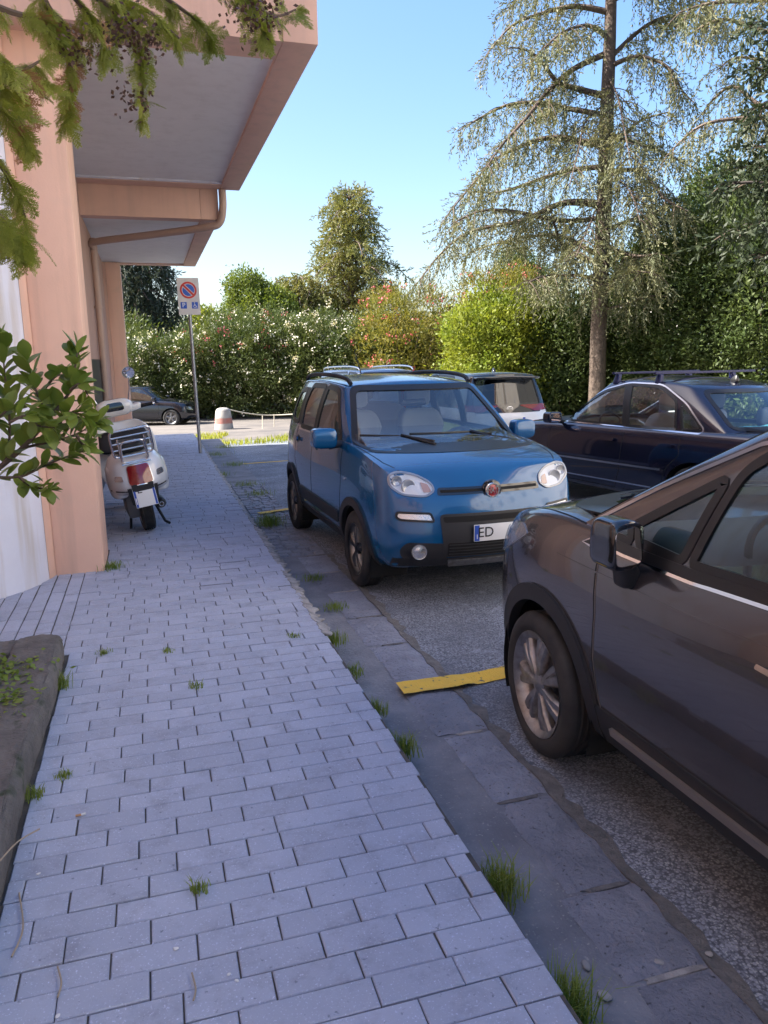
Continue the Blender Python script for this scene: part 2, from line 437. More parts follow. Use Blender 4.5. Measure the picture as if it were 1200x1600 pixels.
def cabin(c, lv=3):
    g = c['cab']; xb, xt = g['xb'], g['xt']; nx = len(xb); lev = [0, .15, .5, .86, 1]; nk = 5
    def pos(i, j, k):
        y = COLS[j]; f = lev[k]; wb = g['wb'][i]; wt = g['wt'][i]; zb = g['zb'][i]; zr = g['zr'][i]
        x = xb[i]+(xt[i]-xb[i])*(f if i in (0, nx-1) else f)
        bow = (g['bf'][0]*(1-f)+g['bf'][1]*f) if i == 0 else -(g['br'][0]*(1-f)+g['br'][1]*f) if i == nx-1 else 0
        x -= bow*abs(y)**2.2
        yy = y*(wb+(wt-wb)*f+g.get('barrel', .02)*math.sin(math.pi*f))
        z = zb+(zr-zb)*f
        if k == nk-1: z += g['crown'][i]*(1-abs(y)**2.2)
        elif i in (0, nx-1): z += g['crown'][i]*(1-abs(y)**2.2)*f
        return (x, yy, z)
    V, F, idx = lattice(nx, len(COLS), nk, pos, True); cr = {}
    J = len(COLS)-1
    for j in (0, J):
        for k in range(nk-1):
            for i in (0, nx-1): cr[tuple(sorted((idx[(i, j, k)], idx[(i, j, k+1)])))] = g.get('cr_p', .55)
        for i in range(nx-1): cr[tuple(sorted((idx[(i, j, nk-1)], idx[(i+1, j, nk-1)])))] = g.get('cr_r', .35)
    for j in range(J):
        for i in (0, nx-1): cr[tuple(sorted((idx[(i, j, nk-1)], idx[(i, j+1, nk-1)])))] = g.get('cr_t', .45)
    return lat_mesh(V, F, lv, cr)
def arch_poly(x, z, r, n=22, zlow=.05):
    p = [(x+r*math.cos(a), z+r*math.sin(a)) for a in np.linspace(R_(-8), R_(188), n)]
    return [(p[0][0], zlow)]+p+[(p[-1][0], zlow)]
def wheel(parent, loc, R, width, side, style, steer=0, rimr=None):
    """side +1: outer face towards +y of the car"""
    wh = empty('wheel', loc, steer, parent); s = side; w = width; rr = rimr or R*.66
    prof = [(rr-.012, .30*w), (rr, .42*w), (rr+.02, .47*w), (rr+.35*(R-rr), .50*w), (R-.035, .485*w), (R-.012, .43*w), (R, .34*w)]
    for q in (.2, .07): prof += [(R, q*w+.012), (R-.008, q*w+.008), (R-.008, q*w-.008), (R, q*w-.012)]
    prof = prof+[(r, -h) for r, h in reversed(prof)]
    lathe('tyre', prof, MATS['rubber'], wh, 48)
    ex = empty('rim', (0, 0, 0), 0, wh) if False else None
    bm = bmesh.new()
    V, F = lathe_me([(rr-.015, -.42*w), (rr-.05, -.1*w), (rr-.045, .2*w), (rr-.02, .40*w), (rr+.004, .455*w), (rr+.004, .425*w), (rr-.01, .38*w)], 48)
    def addvf(V, F):
        vs = [bm.verts.new(v) for v in V]
        for f in F: bm.faces.new([vs[i] for i in f])
    V = [(a, b*s, c) for a, b, c in V]; addvf(V, F)
    m_spoke = style.get('mat', 'alloy')
    n = style['n']; yo = s*.36*w; yi = s*.30*w
    for q in range(n):
        for (da, wi, wo, ds) in style['arms']:
            a0 = 2*math.pi*q/n+R_(style.get('rot', 0)); a1 = a0+R_(da)
            r0, r1 = .035, rr-.012
            d0 = Vector((math.cos(a0), 0, math.sin(a0))); d1 = Vector((math.cos(a1), 0, math.sin(a1)))
            A = d0*r0; B = d1*r1; dr = (B-A).normalized(); t = Vector((-dr.z, 0, dr.x)); mid = A*.45+B*.55; wm = (wi+wo)/2*style.get('mid', 1)
            pts = [(A, wi), (mid, wm), (B, wo)]
            vs = []
            for (p, ww), yy in zip(pts, (yo*1.08, yo*1.15, yo*.98)):
                for sg, dy in ((-1, -.012*s), (-.55, 0), (.55, 0), (1, -.012*s)):
                    vs.append(bm.verts.new(p+t*ww*.5*sg+Vector((0, yy+dy, 0))))
                for sg in (1, -1): vs.append(bm.verts.new(p+t*ww*.5*sg+Vector((0, yi*.75, 0))))
            for b0 in (0, 6):
                for k in range(6): 
                    k2 = (k+1) % 6; bm.faces.new((vs[b0+k], vs[b0+k2], vs[b0+6+k2], vs[b0+6+k]))
    link('rim', bm_mesh(bm), MATS[style.get('rim', 'alloy')], wh, 35)
    lathe('hub_cap', [(0, s*.425*w), (.022, s*.42*w), (.032, s*.405*w), (.058, s*.37*w), (.06, s*.25*w)], MATS[style.get('cap', 'alloy')], wh, 24)
    lathe('brake_disc', [(0, s*.02*w), (rr*.72, s*.02*w), (rr*.72, -s*.04*w), (0, -s*.04*w)], MATS['steel'], wh, 32)
    lathe('wheel_well_plate', [(0, -s*.2*w), (rr-.03, -s*.2*w), (rr-.03, -s*.24*w), (0, -s*.24*w)], MATS['black_matte'], wh, 24)
    return wh
def liner(parent, x, z, r, y0, y1):
    prof = [(.06, y1), (r, y1), (r, y0)]
    return lathe('wheel_arch_liner', prof, MATS['black_matte'], parent, 24, 'Y', 60, R_(-25), R_(205))
def seat(parent, x, y, z, mat, w=.50, lean=.16):
    V, F, _ = lattice(4, 4, 3, lambda i, j, k: (x-.02+[-.25, -.08, .12, .26][i], y+[-.5, -.3, .3, .5][j]*w, z+[-.16, -.02, .02][k]+(.035 if j in (0, 3) and k == 2 else 0)))
    link('seat', lat_mesh(V, F, 2), mat, parent, 180)
    V, F, _ = lattice(3, 4, 5, lambda i, j, k: (x-.25+[-.07, 0, .06][i]-lean*k/4+(.03 if j in (0, 3) and i == 2 else 0), y+[-.5, -.3, .3, .5][j]*w*[1, 1, .98, .9, .66][k], z+[0, .18, .36, .5, .58][k]))
    link('seat_back', lat_mesh(V, F, 2), mat, parent, 180)
    V, F, _ = lattice(3, 3, 3, lambda i, j, k: (x-.25-lean*1.1+[-.06, 0, .05][i], y+[-.13, 0, .13][j], z+[.60, .70, .80][k]))
    link('headrest', lat_mesh(V, F, 2), mat, parent, 180)
def steering(parent, x, y, z, r=.18, tilt=25):
    bm = bmesh.new(); m = Matrix.Translation((x, y, z)) @ Matrix.Rotation(R_(-(90-tilt)), 4, 'Y')
    V = []; F = []; N, n = 28, 6
    for a in range(N):
        A = 2*math.pi*a/N
        for b in range(n):
            B = 2*math.pi*b/n; V.append(m @ Vector(((r+.015*math.cos(B))*math.cos(A), (r+.015*math.cos(B))*math.sin(A), .015*math.sin(B))))
    for a in range(N):
        for b in range(n): F.append((a*n+b, ((a+1) % N)*n+b, ((a+1) % N)*n+(b+1) % n, a*n+(b+1) % n))
    for ang in (0, 90, 180):
        d = Vector((math.cos(R_(ang+90)), math.sin(R_(ang+90)), 0)); q, fq = tube_vf([m @ (d*.02), m @ (d*r)], .016, 6, V, F)
    tube_vf([m @ Vector((0, 0, -.02)), m @ Vector((0, 0, .03))], .06, 12, V, F)
    return link('steering_wheel', mk(V, F), MATS['black_plastic'], parent, 60)
def plate(parent, loc, rz, w, h, pitch=0, label=None, name='licence_plate', chars='ED', side=1, rows=None):
    p = empty('plate_mount', loc, rz, parent); p.rotation_euler = (0, pitch, rz)
    b = box(name, 0, .006, -w/2, w/2, -h/2, h/2, MATS['plate_white'], p, .002)
    sw = w*.095
    for y0, y1 in ((w/2-sw-.004, w/2-.004), (-w/2+.004, -w/2+sw+.004)):
        box('blue_band', .0055, .0075, y0, y1, -h/2+.004, h/2-.004, MATS['plate_blue'], p)
    if rows is None: rows = [(chars, -w*.27, 0, h*.85)]
    for tx, ty, tz, ts in rows:
        if not tx: continue
        t = link('plate_character', text_me(tx, ts, .0006), MATS['plate_ink'], p); t.matrix_local = Matrix.Translation((.0085, ty, tz)) @ Matrix(((0, 0, 1, 0), (1, 0, 0, 0), (0, 1, 0, 0), (0, 0, 0, 1)))
    t = link('country_letter', text_me('I', h*.4, .0005), MATS['plate_white'], p); t.matrix_local = Matrix.Translation((.0085, -w/2+sw/2+.004, -h*.22)) @ Matrix(((0, 0, 1, 0), (1, 0, 0, 0), (0, 1, 0, 0), (0, 0, 0, 1)))
    return p
def add_window(c, root, bvh, meshes, poly, axis, sign, gmat, name='window', seal=.03, sealmat='black_trim', nmin=.1, dmin=0.0, glass_off=-.004):
    for me in meshes: cut(me, [poly], axis, sign, nmin, dmin)
    g = panel(name, bvh, poly, axis, sign, gmat, root, off=glass_off, th=.004, step=.09, smooth=60)
    strip('window_seal', bvh, poly, axis, sign, seal, MATS[sealmat], g, off=.004, th=.012, step=.05)
    return g
def mirror_y(poly, s): return [(a, b) for a, b in poly]

# shared materials
pm('rubber', (.018, .018, .02), .75, bmp=.3, bsc=220, bdist=.002, col2=(.04, .038, .036), sc=9, coord='Object')
pm('steel', (.22, .22, .23), .45, 1); pm('alloy', (.55, .55, .57), .3, 1, col2=(.33, .32, .31), sc=14, coord='Object')
pm('alloy_dull', (.42, .41, .42), .38, .9, col2=(.25, .24, .23), sc=20, coord='Object')
pm('alloy_black', (.022, .022, .024), .35, .4); pm('chrome', (.75, .76, .78), .12, 1)
pm('black_matte', (.008, .008, .008), .9); pm('black_plastic', (.02, .02, .022), .55, bmp=.15, bsc=400, bdist=.001, coord='Object')
pm('black_trim', (.012, .012, .013), .35); pm('black_gloss', (.008, .008, .01), .08, coat=1)
pm('plate_white', (.78, .78, .76), .4); pm('plate_blue', (.02, .08, .42), .4); pm('plate_ink', (.01, .01, .012), .5)
pm('lamp_silver', (.72, .73, .75), .18, .85, bmp=.4, bsc=55, bdist=.004, coord='Object'); pm('lamp_grey', (.33, .34, .36), .3, .5)
pm('red_lens', (.22, .004, .006), .12, coat=1); pm('amber_lens', (.75, .22, .02), .2, coat=1)
pm('seat_grey', (.20, .20, .215), .9, bmp=.2, bsc=300, bdist=.002); pm('seat_light', (.50, .48, .46), .9); pm('dash', (.07, .07, .075), .7, bmp=.2, bsc=300, bdist=.001)
pm('blue_paint', (.0015, .090, .235), .24, .2, coat=1, col2=(.0015, .095, .243), sc=3); pm('grey_paint', (.078, .070, .072), .26, .5, coat=1, col2=(.074, .067, .069), sc=4, coord='Object')
pm('navy_paint', (.012, .013, .035), .2, .5, coat=1); pm('white_paint', (.74, .75, .77), .3, 0, coat=1); pm('dark_paint', (.012, .015, .028), .22, .4, coat=1)
pm('silver_paint', (.30, .34, .40), .25, .7, coat=1); pm('cream_white', (.76, .77, .77), .28, 0, coat=1)
pm('mirror', (.85, .87, .9), .02, 1)
glass('glass_clear', (.88, .93, .95), ior=1.8); glass('glass_tint', (.60, .62, .60), ior=1.75); glass('glass_dark', (.22, .24, .26)); glass('lens_clear', (.96, .97, .98), ior=1.35); glass('glass_green', (.82, .89, .88), ior=1.6)
pm('teal_cloth', (.10, .36, .38), .9); pm('paper_blue', (.05, .35, .62), .6); pm('badge_red', (.32, .012, .02), .3, .3, coat=1)
# ---------------------------------------------------------------- blue city car (hero)
def lower_common(c, root, paint, lv=3):
    body = lower_body(c, lv); cab = cabin(c, lv); bvh = make_bvh([body, cab])
    for x in c['axles']:
        for s in (1, -1): cut(body, [arch_poly(x, c['R'], c['arch'])], 'y', s, .05, .35)
    return body, cab, bvh
def blue_car():
    R = .305
    c = dict(xs=[.80, .60, .40, .15, -.15, -.5, -1.0, -1.5, -2.0, -2.45, -2.72, -2.90], R=R, arch=.365, axles=(0, -2.305),
      W=[(.80, .70), (.60, .785), (.40, .815), (.15, .83), (-.15, .83), (-1, .83), (-2, .835), (-2.45, .82), (-2.72, .79), (-2.9, .70)],
      zb=[(.8, .30), (.4, .25), (-2.2, .26), (-2.9, .34)],
      zt=[(.80, .93), (.60, .985), (.40, 1.03), (.15, 1.075), (-.15, 1.11), (-.5, 1.125), (-2, 1.14), (-2.9, 1.12)],
      crown=[(.8, .02), (.4, .05), (-.15, .055), (-.5, .0), (-2.9, 0)],
      xf=[.76, .84, .85, .82, .785, .70], xr=[-2.84, -2.93, -2.93, -2.9, -2.87, -2.82], bowf=.15,
      lev=[0, .13, .36, .60, .85, 1], lw=[.90, .975, 1, .995, .975, .925], cr_sh=.55,
      cab=dict(xb=[.02, -.42, -.95, -1.5, -2.1, -2.58, -2.86], xt=[-.74, -.98, -1.3, -1.65, -2.1, -2.45, -2.66],
        wb=[.745, .785, .785, .785, .785, .77, .735], wt=[.62, .63, .625, .62, .615, .60, .57], zb=[1.05]*7, zr=[1.55, 1.57, 1.585, 1.593, 1.59, 1.58, 1.545],
        crown=[.045, .05, .055, .055, .05, .045, .04], bf=(.21, .12), br=(.12, .08), barrel=.03))
    root = empty('small_blue_car', (2.30, 5.80, 0), R_(-88))
    tag(root, 'small blue five-door car with black roof rails, parked facing the camera', 'car')
    body, cab, bvh = lower_common(c, root, 'blue_paint')
    P = MATS['blue_paint']; K = MATS['black_trim']; PL = MATS['black_plastic']
    ws = rounded([(-.72, 1.105), (.72, 1.105), (.555, 1.54), (-.565, 1.54)], [.05, .05, .06, .06])
    g = add_window(c, root, bvh, [cab, body], ws, 'x', 1, MATS['glass_clear'], 'windscreen', .045, dmin=-1.4)
    bw = rounded([(-.60, 1.14), (.60, 1.14), (.52, 1.50), (-.52, 1.50)], .06)
    add_window(c, root, bvh, [cab], bw, 'x', -1, MATS['glass_tint'], 'rear_window', .03, dmin=1.5)
    fd = rounded([(-.50, 1.135), (-.60, 1.24), (-.92, 1.52), (-1.30, 1.545), (-1.34, 1.135)], [.03, .08, .08, .05, .04])
    rd = rounded([(-1.42, 1.135), (-1.40, 1.545), (-1.93, 1.54), (-2.0, 1.33), (-1.97, 1.135)], [.04, .05, .09, .05, .04])
    qw = rounded([(-2.13, 1.16), (-2.10, 1.50), (-2.38, 1.47), (-2.45, 1.30), (-2.42, 1.17)], .06)
    for s in (1, -1):
        for poly in (fd, rd, qw): add_window(c, root, bvh, [cab, body], poly, 'y', s, MATS['glass_tint'], 'side_window', .045, nmin=.05, dmin=.3)
        strip('b_pillar_trim', bvh, [(-1.38, 1.14), (-1.35, 1.545)], 'y', s, .07, K, root, off=.002, th=.004, closed=False)
        strip('b_pillar_trim', bvh, [(-2.05, 1.15), (-2.04, 1.515)], 'y', s, .10, K, root, off=.002, th=.004, closed=False)
        strip('chrome_belt_strip', bvh, [(-.55, 1.105), (-2.02, 1.105)], 'y', s, .016, MATS['chrome'], root, off=.006, th=.01, closed=False)
        # doors
        for ln in ([(-.40, 1.09), (-.36, .80), (-.40, .52), (-.47, .34), (-1.33, .335), (-1.385, .42), (-1.40, 1.10)], [(-1.41, .335), (-1.83, .335), (-1.93, .60), (-2.10, .80), (-2.09, 1.12)]):
            strip('door_gap', bvh, ln, 'y', s, .008, MATS['black_matte'], root, off=.0012, th=.004, closed=False, step=.05)
        for hx in (-1.22, -2.0):
            d = panel('door_handle', bvh, rounded([(hx-.08, .985), (hx+.08, .985), (hx+.08, 1.025), (hx-.08, 1.025)], .018), 'y', s, P, root, off=.035, th=.02, step=.03)
            panel('handle_recess', bvh, rounded([(hx-.05, .97), (hx+.06, .97), (hx+.06, 1.04), (hx-.05, 1.04)], .03), 'y', s, K, d, off=.001, th=.002, step=.03)
        # black lower cladding and arches
        panel('sill_cladding', bvh, [(-.36, .29), (-1.94, .29), (-1.94, .37), (-.36, .37)], 'y', s, PL, root, off=.012, th=.03, step=.08)
        dm = panel('door_moulding', bvh, rounded([(-.46, .43), (-1.84, .43), (-1.88, .55), (-.44, .53)], .03), 'y', s, PL, root, off=.012, th=.02, step=.08)
        for x in c['axles']:
            pa = [(x+.385*math.cos(a), R+.385*math.sin(a)) for a in np.linspace(R_(-4), R_(184), 26)]
            strip('wheel_arch_trim', bvh, pa, 'y', s, .065, PL, root, off=.018, th=.04, closed=False)
            l = liner(root, x, R, .37, s*.80, s*.50); l.location = (x, 0, R)
            wheel(root, (x, s*.735, R), R, .185, s, dict(n=5, arms=[(9, .035, .05, 1), (-9, .035, .05, 1)], mat='alloy_black', rim='alloy_twotone', cap='alloy_black', rot=90), rimr=.205)
        # side indicator
        panel('side_indicator', bvh, rounded([(-.28, .83), (-.22, .83), (-.22, .855), (-.28, .855)], .01), 'y', s, MATS['lamp_silver'], root, off=.006, th=.008, step=.02)
        # door mirror
        V, F, _ = lattice(4, 4, 3, lambda i, j, k: (-.50+[-.05, .0, .06, .10][i]*[.9, 1, .9][k], s*(.86+[-.04, .02, .12, .17][j]), 1.15+[-.085, 0, .085][k]*[.9, 1, 1, .85][j]))
        mm = link('door_mirror', lat_mesh(V, F, 2), P, root, 180)
        box('mirror_glass', -.553, -.549, s*.86-.01 if s > 0 else -1.02, 1.02 if s > 0 else -.85, 1.085, 1.215, MATS['mirror'], mm)
        tube('mirror_arm', [(-.48, s*.75, 1.10), (-.48, s*.88, 1.08)], .03, PL, mm)
        # headlight
        hp = [(s*a, b) for a, b in rounded([(.42, .862), (.485, .818), (.65, .832), (.728, .90), (.715, .972), (.64, .986), (.525, .965), (.44, .912)], .05)]
        h = panel('headlight', bvh, hp, 'x', 1, MATS['lamp_white'], root, off=.002, th=.02, step=.03)
        strip('headlight_rim', bvh, hp, 'x', 1, .012, MATS['lamp_grey'], h, off=.010, th=.012, step=.02)
        panel('headlight_lens', bvh, hp, 'x', 1, MATS['lens_clear'], h, off=.014, th=.003, step=.025, bulge=.018)
        for (yy, zz, rr) in ((.595, .89, .048), (.67, .93, .036)):
            p, n = hit(bvh, s*yy, zz, 'x', 1)
            b = lathe('reflector', [(.0, .0), (rr*.35, .001), (rr*.75, .006), (rr, .014), (rr*1.06, .013), (rr*1.1, .004)], MATS['lamp_bowl'], h, 20, 'X'); b.location = p+Vector((.004, 0, 0))
        ap, an = hit(bvh, s*.455, .885, 'x', 1)
        panel('indicator_lamp', bvh, [(s*a, b) for a, b in rounded([(.445, .85), (.50, .845), (.51, .915), (.46, .90)], .012)], 'x', 1, MATS['amber_soft'], h, off=.006, th=.004, step=.02)
        dl = [(s*a, b) for a, b in rounded([(.45, .645), (.675, .66), (.70, .68), (.69, .712), (.47, .702)], .015)]
        q = panel('daytime_lamp', bvh, dl, 'x', 1, MATS['lamp_silver'], root, off=.004, th=.01, step=.03)
        strip('lamp_surround', bvh, dl, 'x', 1, .016, K, q, off=.008, th=.01, step=.02)
        p, n = hit(bvh, s*.56, .43, 'x', 1)
        fg = panel('fog_lamp_bezel', bvh, [(s*a, b) for a, b in rounded([(.36, .345), (.66, .37), (.69, .44), (.64, .50), (.36, .485)], .04)], 'x', 1, PL, root, off=.004, th=.01, step=.03)
        f2 = lathe('fog_lamp', [(0, .012), (.03, .011), (.048, .004), (.055, .006), (.058, -.012)], MATS['lamp_silver'], root, 24, 'X'); f2.location = p+Vector((.012, 0, 0)); f2.rotation_euler = (0, 0, s*.3)
        # tail lamp
        panel('tail_lamp', bvh, [(s*a, b) for a, b in rounded([(.56, 1.10), (.66, 1.10), (.60, 1.45), (.53, 1.45)], .03)], 'x', -1, MATS['red_lens'], root, off=.01, th=.012, step=.05)
        # roof rail
        rp = spline([(-.86, s*.565, 1.575), (-.98, s*.575, 1.62), (-1.4, s*.585, 1.645), (-2.0, s*.58, 1.643), (-2.4, s*.565, 1.62), (-2.52, s*.56, 1.58)], 5)
        V, F = tube_vf(rp, .02, 8); link('roof_rail', mk(V, F), PL, root, 60)
    # bonnet shut line
    bl = [(.66, .60), (.40, .70), (.10, .735), (-.10, .745)]
    for s in (1, -1): strip('bonnet_gap', bvh, [(a, s*b) for a, b in bl], 'z', 1, .007, MATS['black_matte'], root, off=.001, th=.003, closed=False, step=.05)
    # grille bar and badge
    gb = rounded([(-.41, .825), (.41, .825), (.40, .875), (-.40, .875)], .02)
    gr = panel('grille_bar', bvh, gb, 'x', 1, MATS['black_gloss'], root, off=.006, th=.02, step=.04)
    strip('grille_slot', bvh, [(-.385, .85), (.385, .85)], 'x', 1, .018, MATS['black_matte'], gr, off=.008, th=.004, closed=False)
    p, n = hit(bvh, 0, .845, 'x', 1)
    bd = lathe('badge', [(0, .018), (.040, .018), (.048, .014)], MATS['badge_red'], root, 28, 'X'); bd.location = p
    rg = lathe('badge_ring', [(.040, .016), (.043, .024), (.052, .024), (.057, .014)], MATS['chrome'], bd, 32, 'X')
    lathe('badge_surround', [(.055, .014), (.072, .012), (.078, .0), (.078, -.01)], MATS['black_gloss'], bd, 32, 'X')
    t = link('badge_lettering', text_me('FIAT', .040, .0008), MATS['chrome'], bd); t.scale = (1, 1.75, 1)
    t.matrix_local = Matrix.Translation((.0195, 0, 0)) @ Matrix(((0, 0, 1, 0), (1, 0, 0, 0), (0, 1, 0, 0), (0, 0, 0, 1))) @ Matrix.Diagonal((1, 1.75, 1, 1))
    # central black bumper insert, intakes and skid plate
    ins = panel('bumper_insert', bvh, rounded([(-.385, .385), (.385, .385), (.41, .695), (-.41, .695)], .04), 'x', 1, PL, root, off=.008, th=.02, step=.05)
    panel('upper_intake', bvh, rounded([(-.38, .635), (.38, .635), (.39, .675), (-.39, .675)], .015), 'x', 1, MATS['black_matte'], ins, off=.010, th=.004, step=.05)
    low = panel('lower_intake', bvh, rounded([(-.36, .395), (.36, .395), (.36, .49), (-.36, .49)], .015), 'x', 1, MATS['black_matte'], ins, off=.010, th=.004, step=.05)
    for k in range(4): strip('intake_bar', bvh, [(-.35, .41+.022*k), (.35, .41+.022*k)], 'x', 1, .006, PL, low, off=.014, th=.004, closed=False)
    panel('lower_bumper', bvh, [(-.72, .305), (.72, .305), (.72, .375), (-.72, .375)], 'x', 1, PL, root, off=.006, th=.02, step=.06)
    panel('skid_plate', bvh, rounded([(-.32, .30), (.32, .30), (.35, .36), (-.35, .36)], .01), 'x', 1, MATS['alloy_dull'], root, off=.016, th=.02, step=.05)
    pp, n = hit(bvh, 0.0, .555, 'x', 1)
    plate(root, (pp.x+.016, 0.02, .555), 0, .40, .122, 0, chars='ED')
    # cowl, wipers
    panel('cowl', bvh, rounded([(-.17, -.72), (-.09, -.45), (-.035, 0), (-.09, .45), (-.17, .72), (-.24, .72), (-.10, 0), (-.24, -.72)], .01), 'z', 1, K, root, off=.004, th=.01, step=.06)
    for pts in ([(.42, 1.135), (.25, 1.16), (-.28, 1.165)], [(-.18, 1.125), (-.35, 1.15), (-.66, 1.16)]):
        w3 = [];
        for a, b in densify(pts, .06, False):
            p, n = hit(bvh, a, b, 'x', 1); w3.append(p+n*.022)
        wp = tube('wiper', w3, .011, K, root, 6)
        p, n = hit(bvh, pts[0][0], pts[0][1], 'x', 1); q, n2 = hit(bvh, pts[1][0], pts[1][1], 'x', 1); tube('wiper_arm', [p+Vector((.03, 0, .0)), q+n2*.035], .013, K, wp, 6)
    tube('aerial', [(-2.35, .0, 1.61), (-2.62, .0, 1.88)], [.007, .003], K, root, 6)
    # interior
    for y in (.33, -.33): seat(root, -1.12, y, .72, MATS['seat_light'])
    seat(root, -1.95, .0, .75, MATS['seat_grey'], 1.1)
    steering(root, -.56, .33, 1.02)
    V, F, _ = lattice(3, 4, 3, lambda i, j, k: ([-.62, -.35, -.12][i], [-.70, -.3, .3, .70][j], [.70, .95, 1.07][k]-(.05 if i == 0 and k == 2 else 0)))
    link('dashboard', lat_mesh(V, F, 2), MATS['dash'], root, 180)
    p, n = hit(bvh, .47, 1.17, 'x', 1)
    pp_ = mk([(-.17, .42, 1.092), (-.17, .56, 1.092), (-.32, .56, 1.112), (-.32, .42, 1.112), (-.17, .42, 1.094), (-.17, .56, 1.094), (-.32, .56, 1.114), (-.32, .42, 1.114)], [(0, 3, 2, 1), (4, 5, 6, 7), (0, 1, 5, 4), (1, 2, 6, 5), (2, 3, 7, 6), (3, 0, 4, 7)])
    link('parking_slip', pp_, MATS['paper_blue'], root)
    box('floor_pan', -2.6, -.05, -.70, .70, .36, .40, MATS['black_matte'], root)
    tube('rear_view_mirror', [(-.80, -.11, 1.40), (-.80, .11, 1.40)], .03, PL, root, 8)
    link('body', body, P, root, 45); link('cabin_shell', cab, P, root, 45)
    return root
m_, n_, b_ = nodes_of('alloy_twotone')       # machined faces outwards, black flanks
g_ = n_.nodes.new('ShaderNodeTexCoord'); sp = n_.nodes.new('ShaderNodeSeparateXYZ'); n_.links.new(g_.outputs['Normal'], sp.inputs[0])
ab = n_.nodes.new('ShaderNodeMath'); ab.operation = 'ABSOLUTE'; n_.links.new(sp.outputs[1], ab.inputs[0])
cc = mix_rgb(n_, ramp(n_, ab.outputs[0], .35, .8), (.55, .53, .50), (.018, .018, .02)); n_.links.new(cc, b_.inputs['Base Color']); b_.inputs['Roughness'].default_value = .3; b_.inputs['Metallic'].default_value = .7
MATS['alloy_twotone'] = m_
pm('lamp_bowl', (.45, .46, .48), .25, .5)
pm('lamp_white', (.80, .81, .82), .3, 0)
pm('amber_soft', (.55, .33, .25), .25, coat=1)
blue = blue_car()
